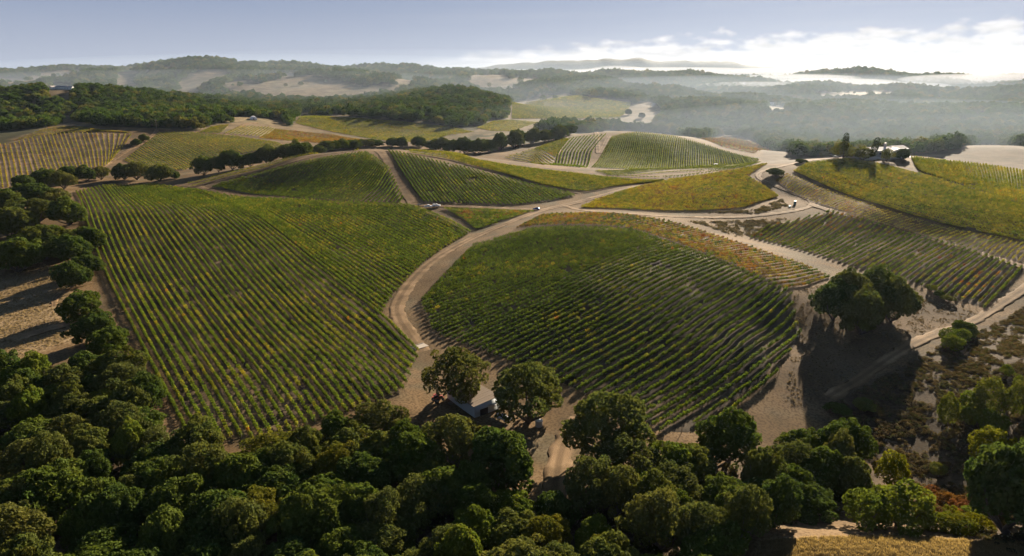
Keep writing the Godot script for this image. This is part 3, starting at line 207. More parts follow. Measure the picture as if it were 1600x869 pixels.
# palette, label and group of a single row, label of a block drawn as one mass, nearness, soil, bare soil share, gaps, height
var LOOKS := {
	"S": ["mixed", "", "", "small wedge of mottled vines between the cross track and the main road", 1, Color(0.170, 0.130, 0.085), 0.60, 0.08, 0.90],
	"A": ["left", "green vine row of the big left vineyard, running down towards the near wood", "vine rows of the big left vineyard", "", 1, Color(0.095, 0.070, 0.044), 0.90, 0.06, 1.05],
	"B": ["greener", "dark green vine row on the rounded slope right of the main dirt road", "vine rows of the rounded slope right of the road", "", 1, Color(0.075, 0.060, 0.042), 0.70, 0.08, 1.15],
	"C": ["orange", "short orange and green vine row in the autumn strip behind the rounded slope", "vine rows of the orange strip", "", 1, Color(0.200, 0.145, 0.095), 0.90, 0.10, 0.85],
	"D": ["mixed", "green and rusty vine row in the block above the right dirt road", "vine rows above the right dirt road", "", 1, Color(0.170, 0.125, 0.085), 0.80, 0.10, 0.90],
	"J": ["green", "green vine row running down the middle hill, right of the bare dirt lane", "vine rows on the right half of the middle hill", "", 1, Color(0.170, 0.125, 0.085), 0.60, 0.08, 1.00],
	"I": ["green", "", "", "dense green vines on the left half of the middle hill", 1, Color(0.170, 0.125, 0.085), 0.60, 0.06, 0.95],
	"E": ["gold", "", "", "yellow and brown vines in the narrow strip above the right dirt track", 2, Color(0.240, 0.175, 0.115), 0.80, 0.12, 0.90],
	"F": ["yellow", "", "", "yellow green vines on the big slope below the hilltop house", 1, Color(0.170, 0.130, 0.085), 0.60, 0.10, 1.00],
	"G": ["yellow", "", "", "patchy yellow green vines on the crest right of the hilltop house", 1, Color(0.140, 0.120, 0.070), 0.50, 0.15, 1.10],
	"H": ["gold", "", "", "golden vines on the small hill inside the loop of the dirt road", 1, Color(0.190, 0.135, 0.085), 0.60, 0.06, 1.00],
	"K": ["yellow", "", "", "yellow green vines along the crest of the middle hill, right side", 1, Color(0.170, 0.130, 0.085), 0.50, 0.05, 1.00],
	"L": ["yellow", "", "", "narrow band of vines along the left crest of the middle hill", 1, Color(0.170, 0.130, 0.085), 0.50, 0.05, 1.00],
	"M1": ["yellow", "", "", "olive green vines on the left flank of the round vine hill", 0, Color(0.190, 0.150, 0.100), 0.50, 0.05, 0.90],
	"M2": ["green", "", "", "distinct dark vine rows on the steep face of the round vine hill", 0, Color(0.150, 0.120, 0.075), 0.50, 0.05, 1.15],
	"M3": ["pale", "", "", "pale green vines covering the right side of the round vine hill", 0, Color(0.160, 0.170, 0.070), 0.35, 0.05, 1.20],
	"M4": ["pale", "", "", "pale green vines at the foot of the round vine hill", 0, Color(0.200, 0.190, 0.100), 0.50, 0.05, 0.90],
	"N": ["gold", "", "", "widely spaced yellowing vines on the far left slope", 0, Color(0.270, 0.195, 0.135), 0.60, 0.10, 0.90],
	"N2": ["gold", "", "", "yellowing vines on the crown of the far left slope", 0, Color(0.260, 0.190, 0.120), 0.60, 0.10, 0.90],
	"O": ["yellow", "", "", "olive vines in slanting rows between the two bushes and the tree row", 0, Color(0.210, 0.165, 0.100), 0.60, 0.05, 0.90],
	"P1": ["yellow", "", "", "small wedge of vines below the left wood", 0, Color(0.220, 0.170, 0.100), 0.60, 0.05, 0.90],
	"P2": ["yellow", "", "", "green gold vines beside the pale farm lane", 0, Color(0.220, 0.170, 0.100), 0.60, 0.05, 0.90],
	"P3": ["rust", "", "", "rust and gold vines below the ridge vineyard", 0, Color(0.230, 0.165, 0.100), 0.60, 0.05, 0.90],
	"Q": ["yellow", "", "", "yellow green vines on the long ridge before the wooded hill", 0, Color(0.210, 0.165, 0.100), 0.60, 0.05, 0.90],
	"T": ["yellow", "", "", "terraced vines on the far slope among the woods", 0, Color(0.120, 0.110, 0.055), 0.30, 0.00, 1.90],
	"T2": ["yellow", "", "", "hazy green gold vines below the wooded round hill", 0, Color(0.210, 0.180, 0.100), 0.60, 0.05, 1.00],
	"U": ["rust", "", "", "brown and rust vines beside the round vine hill", 0, Color(0.220, 0.165, 0.115), 0.60, 0.10, 1.00],
}
var ROADS := {
	"main": [7.5, PackedVector2Array([Vector2(-33.3, 241.9), Vector2(-38.0, 252.2), Vector2(-43.3, 264.6), Vector2(-47.3, 275.0), Vector2(-50.5, 287.0), Vector2(-50.7, 303.1), Vector2(-48.5, 324.4), Vector2(-42.8, 349.1), Vector2(-32.8, 373.9), Vector2(-18.9, 399.6), Vector2(0.0, 423.0), Vector2(21.3, 455.0), Vector2(46.9, 478.2), Vector2(71.8, 497.9), Vector2(96.1, 517.8), Vector2(116.7, 529.4)])],
	"cross": [5.5, PackedVector2Array([Vector2(-369.2, 584.3), Vector2(-347.0, 623.9), Vector2(-286.3, 599.2), Vector2(-240.8, 556.8), Vector2(-199.3, 534.5), Vector2(-149.1, 499.0), Vector2(-109.0, 485.8), Vector2(-71.8, 480.1), Vector2(-26.5, 471.4), Vector2(19.2, 455.6)])],
	"centre": [9.0, PackedVector2Array([Vector2(-121.5, 638.6), Vector2(-107.9, 599.5), Vector2(-96.0, 562.1), Vector2(-83.6, 523.5), Vector2(-69.4, 482.1)])],
	"ridge_right": [4.5, PackedVector2Array([Vector2(-116.9, 638.9), Vector2(-91.7, 625.6), Vector2(-55.8, 608.1), Vector2(-10.4, 565.0), Vector2(24.4, 525.5), Vector2(52.2, 500.9)])],
	"ridge_left": [4.0, PackedVector2Array([Vector2(-273.0, 582.1), Vector2(-246.4, 588.8), Vector2(-209.8, 599.1), Vector2(-172.8, 628.6), Vector2(-133.8, 650.2)])],
	"saddle": [4.5, PackedVector2Array([Vector2(35.1, 469.1), Vector2(52.7, 432.2), Vector2(74.3, 416.5), Vector2(101.9, 416.8), Vector2(131.8, 412.4), Vector2(159.0, 418.2), Vector2(177.9, 426.5), Vector2(191.4, 437.2), Vector2(195.6, 453.9), Vector2(191.6, 473.4), Vector2(184.4, 491.1), Vector2(181.1, 507.4), Vector2(188.4, 523.5), Vector2(208.9, 537.6), Vector2(235.2, 554.1), Vector2(267.2, 568.8)])],
	"slope": [5.0, PackedVector2Array([Vector2(191.3, 443.0), Vector2(196.3, 418.8), Vector2(203.7, 397.4), Vector2(214.0, 377.7), Vector2(221.4, 359.2), Vector2(225.8, 338.7), Vector2(231.0, 322.2), Vector2(236.7, 298.2)])],
	"right": [5.5, PackedVector2Array([Vector2(243.2, 301.4), Vector2(218.9, 282.3), Vector2(199.5, 269.0), Vector2(181.5, 256.5), Vector2(164.1, 248.0), Vector2(149.4, 239.1), Vector2(134.9, 228.9), Vector2(116.7, 214.3), Vector2(101.8, 204.3)])],
	"yard": [7.0, PackedVector2Array([Vector2(20.7, 192.4), Vector2(18.1, 185.1), Vector2(15.4, 177.1), Vector2(13.4, 169.5), Vector2(11.7, 158.6), Vector2(9.6, 145.4)])],
	"leftpath": [3.2, PackedVector2Array([Vector2(-204.8, 326.2), Vector2(-211.0, 315.6), Vector2(-212.3, 306.9), Vector2(-203.8, 291.5)])],
	"lefttrack": [7.0, PackedVector2Array([Vector2(-195.2, 256.2), Vector2(-189.3, 264.7), Vector2(-183.7, 272.9), Vector2(-184.9, 284.2)])],
	"pathn": [6.0, PackedVector2Array([Vector2(-398.7, 663.9), Vector2(-435.0, 751.0), Vector2(-451.5, 815.4), Vector2(-456.8, 866.5), Vector2(-470.0, 923.5), Vector2(-481.0, 957.4)])],
	"pathp": [6.0, PackedVector2Array([Vector2(-382.3, 934.4), Vector2(-391.2, 991.7), Vector2(-400.6, 1074.6), Vector2(-394.6, 1104.3)])],
	"lanem": [5.0, PackedVector2Array([Vector2(253.2, 5498.2), Vector2(51.9, 834.1), Vector2(75.6, 978.0)])],
	"lanem2": [7.0, PackedVector2Array([Vector2(567.5, 5498.2), Vector2(103.6, 838.6), Vector2(128.6, 930.2)])],
}
var CLEAR := [
	PackedVector2Array([Vector2(-845.7, 2269.0), Vector2(-821.0, 2486.6), Vector2(-714.7, 2531.4), Vector2(-645.5, 2101.8)]),
	PackedVector2Array([Vector2(-441.2, 1963.2), Vector2(-361.5, 2052.0), Vector2(-295.4, 2017.7), Vector2(-358.7, 1896.7)]),
	PackedVector2Array([Vector2(-725.6, 1491.6), Vector2(-1005.0, 2177.6), Vector2(-1016.1, 2318.5), Vector2(-941.8, 2355.6), Vector2(-879.8, 2277.9), Vector2(-890.6, 2152.5), Vector2(-830.8, 1900.4)]),
	PackedVector2Array([Vector2(-1098.3, 1985.4), Vector2(-1267.4, 2309.4), Vector2(-1547.1, 2906.4), Vector2(-1219.6, 2351.3), Vector2(-1133.2, 2157.4), Vector2(-1043.7, 2028.2)]),
	PackedVector2Array([Vector2(-722.1, 1944.2), Vector2(-696.8, 2100.7), Vector2(-626.2, 2211.9), Vector2(-518.8, 2147.2), Vector2(-348.4, 1907.6), Vector2(-460.5, 1759.0), Vector2(-595.8, 1720.4)]),
	PackedVector2Array([Vector2(-166.5, 2582.3), Vector2(-119.4, 2951.6), Vector2(22.9, 2314.0), Vector2(21.1, 2121.6), Vector2(-127.5, 2262.7)]),
	PackedVector2Array([Vector2(-1903.5, 2543.5), Vector2(-1755.3, 2600.0), Vector2(-1691.7, 2832.7), Vector2(-1332.5, 2248.6), Vector2(-1376.2, 2102.7), Vector2(-1495.7, 1992.5)]),
	PackedVector2Array([Vector2(-951.7, 1451.6), Vector2(-1351.7, 2108.3), Vector2(-1297.9, 2124.7), Vector2(-885.1, 1457.4), Vector2(-839.3, 1359.6), Vector2(-872.9, 1351.2)]),
	PackedVector2Array([Vector2(-626.3, 966.8), Vector2(-800.8, 1258.9), Vector2(-796.1, 1280.0), Vector2(-606.5, 1008.3), Vector2(-583.8, 947.1)]),
	PackedVector2Array([Vector2(-391.3, 1008.6), Vector2(-415.0, 1093.0), Vector2(-421.3, 1166.8), Vector2(-396.2, 1218.6), Vector2(-365.6, 1153.5), Vector2(-368.2, 1069.0)]),
	PackedVector2Array([Vector2(524.7, 1497.5), Vector2(672.1, 1859.7), Vector2(690.4, 1788.4), Vector2(562.0, 1451.7)]),
	PackedVector2Array([Vector2(965.4, 2284.9), Vector2(1197.8, 2483.2), Vector2(1232.0, 2268.6), Vector2(1122.4, 2109.6), Vector2(962.6, 2210.5)]),
	PackedVector2Array([Vector2(201.1, 1346.8), Vector2(287.6, 1731.0), Vector2(350.5, 1820.0), Vector2(337.7, 1568.9), Vector2(272.8, 1376.2)]),
	PackedVector2Array([Vector2(326.4, 556.1), Vector2(498.6, 779.5), Vector2(664.9, 997.8), Vector2(682.8, 984.2), Vector2(545.2, 735.7), Vector2(483.4, 639.5), Vector2(333.7, 518.4)]),
	PackedVector2Array([Vector2(-790.8, 1948.2), Vector2(-840.1, 2186.3), Vector2(-710.2, 2022.6), Vector2(-596.3, 1815.7), Vector2(-724.3, 1861.8)]),
	PackedVector2Array([Vector2(-19.7, 2406.7), Vector2(87.9, 2597.7), Vector2(120.3, 2316.3), Vector2(35.4, 2226.3)]),
	PackedVector2Array([Vector2(-343.9, 2055.0), Vector2(-356.7, 2724.2), Vector2(-305.4, 2562.8), Vector2(-289.4, 2015.4)]),
	PackedVector2Array([Vector2(-11.4, 1259.9), Vector2(0.0, 1941.3), Vector2(74.0, 2065.8), Vector2(149.4, 2088.5), Vector2(207.6, 1854.8), Vector2(301.5, 1817.4), Vector2(299.5, 1664.5), Vector2(225.8, 1426.3)]),
	PackedVector2Array([Vector2(-64.6, 1094.5), Vector2(-40.5, 1280.7), Vector2(37.6, 1388.8), Vector2(70.2, 1292.7), Vector2(0.0, 1071.2)]),
	PackedVector2Array([Vector2(-350.9, 1122.2), Vector2(-413.2, 1380.1), Vector2(-328.0, 1298.7), Vector2(-223.9, 1239.7), Vector2(-132.8, 1222.9), Vector2(-52.7, 1116.9), Vector2(-58.4, 1070.1), Vector2(-92.3, 1012.0), Vector2(-120.5, 942.5), Vector2(-229.4, 967.8), Vector2(-310.4, 1066.7)]),
	PackedVector2Array([Vector2(-421.0, 926.1), Vector2(-431.1, 1013.1), Vector2(-415.8, 1056.6), Vector2(-414.8, 1106.0), Vector2(-397.0, 1097.1), Vector2(-356.8, 1141.6), Vector2(-307.5, 1129.2), Vector2(-202.9, 989.3), Vector2(-195.1, 889.3), Vector2(-285.0, 843.7)]),
	PackedVector2Array([Vector2(-615.2, 781.1), Vector2(-617.2, 868.9), Vector2(-629.5, 937.8), Vector2(-641.5, 1027.5), Vector2(-556.6, 959.9), Vector2(-502.1, 946.2), Vector2(-485.8, 965.7), Vector2(-430.6, 968.8), Vector2(-356.7, 981.5), Vector2(-302.0, 934.2), Vector2(-260.3, 837.6), Vector2(-282.9, 770.3), Vector2(-221.0, 567.2), Vector2(-459.0, 560.7)]),
	PackedVector2Array([Vector2(241.0, 928.0), Vector2(378.5, 1301.1), Vector2(410.7, 1219.6), Vector2(328.4, 834.3), Vector2(278.1, 757.1)]),
	PackedVector2Array([Vector2(-17.5, 634.9), Vector2(25.5, 930.9), Vector2(85.8, 1048.5), Vector2(177.6, 1304.8), Vector2(253.6, 1330.6), Vector2(295.8, 1302.0), Vector2(259.7, 918.6), Vector2(282.2, 768.8), Vector2(214.4, 529.1), Vector2(96.6, 520.8), Vector2(51.7, 559.8)]),
	PackedVector2Array([Vector2(372.5, 1018.9), Vector2(327.9, 813.6), Vector2(242.1, 549.0), Vector2(210.3, 531.0), Vector2(204.2, 569.4)])]
var WOOD := PackedVector2Array([Vector2(-201.1, 227.9), Vector2(-164.6, 221.2), Vector2(-146.4, 213.1), Vector2(-138.5, 224.4), Vector2(-123.3, 208.1), Vector2(-106.3, 184.5), Vector2(-88.8, 166.8), Vector2(-75.9, 160.6), Vector2(-64.9, 168.2), Vector2(-54.6, 175.5), Vector2(-44.7, 180.3), Vector2(-32.2, 177.4), Vector2(-19.2, 166.8), Vector2(-10.6, 153.2), Vector2(0.0, 143.1), Vector2(7.9, 148.3), Vector2(19.7, 147.7), Vector2(26.6, 158.0), Vector2(35.8, 162.7), Vector2(48.7, 159.4), Vector2(57.4, 165.7), Vector2(72.4, 173.4), Vector2(97.6, 176.7), Vector2(98.7, 164.8), Vector2(84.2, 146.9), Vector2(54.2, 132.0), Vector2(38.1, 102.0), Vector2(-106.1, 106.4)])
var ZONES := {"brush": PackedVector2Array([Vector2(99.4, 198.6), Vector2(131.7, 218.6), Vector2(160.4, 237.8), Vector2(180.2, 247.0), Vector2(226.2, 277.6), Vector2(101.4, 109.3), Vector2(100.3, 132.6), Vector2(104.9, 159.8), Vector2(103.1, 173.0), Vector2(93.5, 179.9)]), "tanfield": PackedVector2Array([Vector2(-320.8, 402.4), Vector2(-261.7, 370.1), Vector2(-222.9, 327.4), Vector2(-182.6, 282.5), Vector2(-170.8, 253.7), Vector2(-181.2, 235.6), Vector2(-203.1, 236.5)]), "grassfield": PackedVector2Array([Vector2(53.2, 125.5), Vector2(85.3, 126.9), Vector2(95.2, 125.3), Vector2(112.3, 122.9), Vector2(91.4, 96.1), Vector2(40.3, 101.6)]), "dryhill": PackedVector2Array([Vector2(437.4, 763.7), Vector2(502.1, 785.2), Vector2(673.4, 1010.8), Vector2(692.9, 999.2), Vector2(551.6, 735.3), Vector2(483.0, 634.9), Vector2(331.5, 514.9)]), "dryflat": PackedVector2Array([Vector2(357.6, 1003.2), Vector2(340.3, 845.0), Vector2(343.8, 764.9), Vector2(220.5, 545.0), Vector2(201.7, 562.4)]), "bank": PackedVector2Array([Vector2(103.9, 401.1), Vector2(165.8, 410.1), Vector2(149.6, 383.9), Vector2(123.4, 371.9)]), "bank_upper": PackedVector2Array([Vector2(121.8, 425.7), Vector2(152.6, 428.5), Vector2(181.0, 459.7), Vector2(177.4, 438.8), Vector2(151.7, 419.9)]), "oakfield": PackedVector2Array([Vector2(118.3, 276.8), Vector2(143.4, 296.9), Vector2(178.5, 292.6), Vector2(188.3, 263.5), Vector2(161.8, 248.3), Vector2(134.9, 228.9), Vector2(101.5, 203.6), Vector2(86.1, 198.2), Vector2(99.5, 229.2)]), "wood": WOOD}
# single plants: place, height, width, (unused), kind, label, name
var SINGLES := [
	[Vector2(-17.5, 205.2), 17.0, 21.0, 0, "valley", "broad oak over the red tractor at the end of the dirt road", "oak"],
	[Vector2(5.1, 189.8), 19.0, 26.0, 0, "valley", "tall spreading oak with gaps showing light behind the white walled shed", "oak"],
	[Vector2(25.3, 168.7), 18.0, 24.0, 0, "valley", "round grey green oak at the lower edge of the vines, right of the dirt yard", "oak"],
	[Vector2(-2.3, 154.0), 17.0, 18.0, 0, "live", "dense dark oak in front of the shed, left of the dirt yard", "oak"],
	[Vector2(59.7, 168.7), 15.0, 18.0, 0, "live", "bright green oak with forked trunk at the lower right corner of the vines", "oak"],
	[Vector2(-14.5, 164.9), 14.0, 20.0, 0, "valley", "thin crowned oak left of the dense dark oak by the yard", "oak"],
	[Vector2(127.4, 258.5), 16.0, 17.0, 0, "live", "left crown of the big oak clump in the dry field", "oak"],
	[Vector2(133.4, 247.7), 18.0, 19.0, 0, "live", "middle crown of the big oak clump in the dry field", "oak"],
	[Vector2(150.3, 258.4), 17.0, 18.0, 0, "live", "right hand crown of the big oak clump in the dry field", "oak"],
	[Vector2(135.3, 264.9), 18.0, 17.0, 0, "live", "rear crown of the big oak clump in the dry field", "oak"],
	[Vector2(150.0, 268.1), 18.0, 17.0, 0, "live", "tallest rear crown of the big oak clump in the dry field", "oak"],
	[Vector2(-182.8, 277.3), 11.2, 18.8, 0, "live", "small round oak beside the pale track, lowest on the left field edge", "oak"],
	[Vector2(-211.5, 317.4), 12.5, 18.8, 0, "live", "round oak with a bare trunk casting a long shadow over the tan field", "oak"],
	[Vector2(-254.8, 344.0), 18.2, 25.5, 0, "live", "dark oak in the left grove at the corner of the tan field", "oak"],
	[Vector2(-253.7, 364.3), 19.5, 27.0, 0, "live", "wide dark oak in the left grove next to the vines", "oak"],
	[Vector2(-234.6, 355.7), 15.6, 21.0, 0, "live", "low oak in the left grove pressed against the vine rows", "oak"],
	[Vector2(-304.6, 436.7), 16.9, 25.5, 0, "valley", "olive topped oak high in the left grove", "oak"],
	[Vector2(-280.7, 430.1), 16.9, 25.5, 0, "live", "large oak of the left grove where the vine rows bend", "oak"],
	[Vector2(-300.1, 404.8), 19.5, 27.0, 0, "live", "dark oak at the left frame edge of the grove", "oak"],
	[Vector2(-239.9, 381.7), 13.0, 17.0, 0, "live", "oak of the left grove whose crown hangs over the first vine rows", "oak"],
	[Vector2(-214.4, 336.3), 11.0, 15.0, 0, "live", "round oak between the grove and the small oaks along the first vine rows", "oak"],
	[Vector2(-161.1, 250.0), 12.0, 15.0, 0, "live", "oak where the pale track enters the near wood", "oak"],
	[Vector2(-146.3, 234.5), 12.0, 15.0, 0, "live", "oak at the near wood corner beside the first vine rows", "oak"],
	[Vector2(-320.1, 479.5), 15.6, 24.0, 0, "valley", "brownish green oak at the top of the left grove", "oak"],
	[Vector2(-359.3, 513.9), 15.6, 24.0, 0, "live", "round oak behind the left grove near the vineyard corner", "oak"],
	[Vector2(-357.8, 483.0), 16.9, 24.0, 0, "live", "oak at the frame edge above the left grove", "oak"],
	[Vector2(-398.5, 563.7), 14.3, 21.0, 0, "live", "first oak of the row along the track, nearest the frame edge", "oak"],
	[Vector2(-403.4, 595.3), 15.6, 22.5, 0, "live", "second oak of the row along the track", "oak"],
	[Vector2(-379.0, 582.6), 15.6, 21.0, 0, "valley", "olive oak of the track row with a slim visible trunk", "oak"],
	[Vector2(-406.7, 632.8), 14.3, 21.0, 0, "live", "dense oak of the track row standing behind the olive one", "oak"],
	[Vector2(-388.1, 630.1), 14.3, 21.0, 0, "live", "oak of the track row left of the gap in the trees", "oak"],
	[Vector2(-381.2, 641.4), 13.0, 18.0, 0, "valley", "greyish oak of the track row at the gap in the trees", "oak"],
	[Vector2(-360.2, 642.1), 14.9, 21.0, 0, "live", "dark oak right of the gap with a slanting trunk", "oak"],
	[Vector2(-347.8, 642.3), 17.6, 27.0, 0, "valley", "tall spreading oak with a straight bare trunk on the track", "oak"],
	[Vector2(-323.0, 634.1), 14.9, 22.5, 0, "live", "oak with a leaning trunk left of the small dark bush", "oak"],
	[Vector2(-315.3, 646.6), 7.4, 12.0, 0, "live", "small dark dome shaped tree at the track junction", "tree"],
	[Vector2(-291.2, 655.0), 17.6, 22.5, 0, "live", "dark oak at the left end of the row behind the vine hill", "oak"],
	[Vector2(-279.8, 662.0), 14.9, 13.5, 0, "live", "narrow dark tree second in the row behind the vine hill", "tree"],
	[Vector2(-269.0, 668.0), 18.9, 24.0, 0, "live", "big dense oak third in the row behind the vine hill", "oak"],
	[Vector2(-252.7, 672.0), 13.5, 19.5, 0, "live", "low oak with two visible trunks behind the vine hill", "oak"],
	[Vector2(-239.6, 680.0), 17.6, 25.5, 0, "live", "broad oak fifth in the row behind the vine hill", "oak"],
	[Vector2(-224.3, 690.0), 17.6, 24.0, 0, "live", "oak below the bright yellow tree behind the vine hill", "oak"],
	[Vector2(-257.7, 834.1), 12.2, 15.0, 0, "yellow", "bright yellow green tree standing out behind the vine hill", "tree"],
	[Vector2(-208.9, 690.0), 16.2, 22.5, 0, "live", "dark oak right of the bright yellow tree", "oak"],
	[Vector2(265.9, 560.0), 20.0, 6.5, 0, "cypress", "tall dark cypress left of the hilltop house", "cypress"],
	[Vector2(262.4, 553.0), 13.2, 18.8, 0, "yellow", "round yellow green tree at the end of the hilltop drive", "tree"],
	[Vector2(268.8, 535.0), 10.8, 17.5, 0, "olive", "low round tree in front of the hilltop house", "tree"],
	[Vector2(275.0, 532.6), 18.0, 6.5, 0, "cypress", "dark cypress standing before the hilltop house roofs", "cypress"],
	[Vector2(284.6, 529.6), 9.6, 10.0, 0, "yellow", "golden leaved tree before the white roofs", "tree"],
	[Vector2(298.2, 533.3), 8.4, 10.0, 0, "live", "dark bush at the right end of the hilltop house", "bush"],
	[Vector2(-458.3, 874.3), 9.5, 13.5, 0, "live", "upper round bush on the dirt track between two vineyards", "bush"],
	[Vector2(-456.2, 851.2), 8.1, 13.5, 0, "live", "lower round bush on the dirt track between two vineyards", "bush"],
	[Vector2(194.1, 511.0), 5.0, 13.0, 0, "live", "dark flat bush inside the bend of the hilltop road", "bush"],
	[Vector2(226.6, 545.3), 3.5, 10.0, 0, "live", "low dark hedge bush beside the hilltop drive", "bush"],
	[Vector2(255.3, 1555.5), 14.0, 20.0, 0, "live", "dark round oak at the right end of the terraced vineyard", "oak"],
	[Vector2(274.0, 1494.7), 12.0, 16.0, 0, "live", "smaller oak beside the terraced vineyard on bare ground", "oak"],
	[Vector2(157.0, 229.3), 6.0, 9.0, 0, "bush", "front bush of the sunlit clump by the right dirt road", "bush"],
	[Vector2(160.4, 237.8), 5.5, 8.0, 0, "bush", "left bush of the sunlit clump by the right dirt road", "bush"],
	[Vector2(162.9, 234.6), 6.0, 8.0, 0, "bush", "middle bush of the sunlit clump by the right dirt road", "bush"],
	[Vector2(168.8, 241.4), 6.0, 8.0, 0, "live", "rear dark bush of the sunlit clump by the right dirt road", "bush"],
	[Vector2(170.3, 247.2), 5.0, 5.0, 0, "live", "smallest bush at the back of the sunlit clump by the road", "bush"],
	[Vector2(126.0, 182.1), 11.0, 6.0, 0, "column", "slim columnar bush alone on the brown slope", "bush"],
	[Vector2(137.7, 181.0), 12.0, 9.0, 0, "column", "tall columnar bush, rear one of the group on the brown slope", "bush"],
	[Vector2(141.2, 177.1), 12.0, 8.0, 0, "column", "golden topped columnar bush at the right of the brown slope", "bush"],
	[Vector2(135.4, 184.5), 8.0, 8.0, 0, "bush", "yellow topped bush left of the tall columnar one", "bush"],
	[Vector2(131.2, 179.9), 6.0, 6.0, 0, "bush", "small green bush below the yellow topped bush", "bush"],
	[Vector2(133.5, 172.8), 7.0, 8.0, 0, "bush", "pale bush between the columnar bushes and the yellow willow", "bush"],
	[Vector2(156.7, 201.7), 4.0, 4.0, 0, "bush", "small round bush high on the brown slope", "bush"],
	[Vector2(154.6, 193.5), 4.0, 4.0, 0, "bush", "tiny green bush at the frame edge of the brown slope", "bush"],
	[Vector2(124.7, 160.9), 10.0, 12.0, 0, "yellow", "bright yellow willow on the slope beside the big right tree", "tree"],
	[Vector2(108.2, 129.4), 22.0, 19.0, 0, "live", "big dark tree at the lower right frame edge", "tree"],
	[Vector2(120.8, 138.9), 20.0, 16.0, 0, "live", "dark tree cut by the right frame edge", "tree"],
	[Vector2(100.1, 160.2), 10.0, 10.0, 0, "yellow", "bright yellow green willow below the brown slope", "tree"],
	[Vector2(88.6, 136.5), 11.0, 14.0, 0, "bush", "round green tree below the yellow green willow", "tree"],
	[Vector2(81.4, 136.0), 9.0, 12.0, 0, "bush", "leafy green bush at the end of the near wood by the grass field", "bush"],
	[Vector2(110.9, 197.4), 3.5, 8.0, 0, "live", "dark low scrub oak in the shade below the right dirt road", "oak"],
	[Vector2(102.7, 196.8), 3.0, 7.0, 0, "live", "shaded scrub oak where the right dirt road meets the wood", "oak"],
	[Vector2(183.3, 288.5), 3.0, 6.0, 0, "olive", "thin grey shrub beside the big oak clump", "shrub"],
	[Vector2(183.1, 282.3), 3.0, 5.0, 0, "live", "dark shrub in the line right of the big oak clump", "shrub"],
	[Vector2(184.3, 277.4), 2.5, 6.0, 0, "olive", "pale shrub at the end of the line near the dirt road", "shrub"],
	[Vector2(113.3, 161.5), 4.0, 5.0, 0, "olive", "drooping olive shrub on the dark slope", "shrub"],
]
var BUSHES := [[Vector2(102.8, 152.7), 2.6, 6.0, "red"], [Vector2(105.8, 153.0), 3.0, 7.0, "red"], [Vector2(106.4, 148.6), 3.0, 8.0, "rust"], [Vector2(109.2, 147.7), 3.0, 7.0, "rust"], [Vector2(109.7, 144.6), 3.0, 7.0, "red"], [Vector2(101.8, 143.2), 2.5, 7.0, "brown"], [Vector2(105.0, 139.5), 3.0, 6.0, "rust"], [Vector2(109.2, 151.2), 2.5, 5.0, "brown"], [Vector2(113.0, 146.9), 2.5, 6.0, "brown"], [Vector2(94.8, 134.7), 4.0, 8.0, "yellow"], [Vector2(96.7, 132.6), 4.0, 7.0, "yellow"], [Vector2(99.6, 131.6), 4.0, 8.0, "yellow"], [Vector2(104.0, 133.3), 4.0, 7.0, "yellow"], [Vector2(97.5, 141.8), 4.0, 7.0, "yellow"], [Vector2(103.4, 139.7), 3.5, 6.0, "yellow"], [Vector2(107.0, 139.0), 3.0, 6.0, "bush"], [Vector2(90.7, 147.2), 7.0, 8.0, "bush"], [Vector2(86.5, 128.9), 4.0, 7.0, "bush"]]
var ROW_MID := [[Vector2(-234.6, 800.0), 14.4, 18.9], [Vector2(-227.4, 819.6), 13.2, 17.6], [Vector2(-219.1, 839.9), 13.2, 18.9], [Vector2(-210.8, 863.6), 13.2, 17.6], [Vector2(-200.6, 885.1), 12.0, 18.9], [Vector2(-187.9, 902.1), 12.0, 17.6], [Vector2(-176.1, 918.2), 12.0, 18.9], [Vector2(-159.3, 927.7), 12.0, 17.6], [Vector2(-142.3, 926.8), 12.0, 18.9], [Vector2(-123.6, 933.0), 13.2, 17.6], [Vector2(-105.1, 919.6), 13.2, 18.9], [Vector2(-90.0, 894.1), 15.6, 20.2], [Vector2(-72.8, 864.3), 19.2, 23.0], [Vector2(-58.3, 849.4), 20.4, 21.6], [Vector2(-42.4, 841.4), 21.6, 25.7], [Vector2(-27.3, 851.9), 19.2, 21.6], [Vector2(-13.6, 873.4), 20.4, 23.0], [Vector2(0.0, 904.4), 20.4, 23.0], [Vector2(12.7, 924.7), 20.4, 21.6], [Vector2(27.4, 939.4), 19.2, 21.6], [Vector2(43.2, 947.7), 19.2, 21.6], [Vector2(59.6, 962.3), 16.8, 20.2], [Vector2(78.0, 1009.9), 15.6, 20.2], [Vector2(111.9, 1173.2), 15.6, 20.2], [Vector2(140.4, 1237.3), 14.4, 20.2], [Vector2(167.7, 1274.7), 14.4, 20.2], [Vector2(196.6, 1297.0), 14.4, 18.9], [Vector2(227.1, 1316.9), 14.4, 18.9]]
var ROW_RIGHT := [[Vector2(258.4, 1324.0), 16.8, 21.6], [Vector2(280.9, 1315.8), 16.8, 23.0], [Vector2(302.4, 1304.9), 16.8, 21.6], [Vector2(322.3, 1288.9), 15.6, 21.6], [Vector2(343.5, 1280.2), 16.8, 23.0], [Vector2(366.5, 1279.2), 16.8, 21.6], [Vector2(392.8, 1270.2), 12.0, 18.9], [Vector2(400.2, 1204.2), 15.6, 23.0], [Vector2(414.7, 1152.1), 16.8, 23.0]]
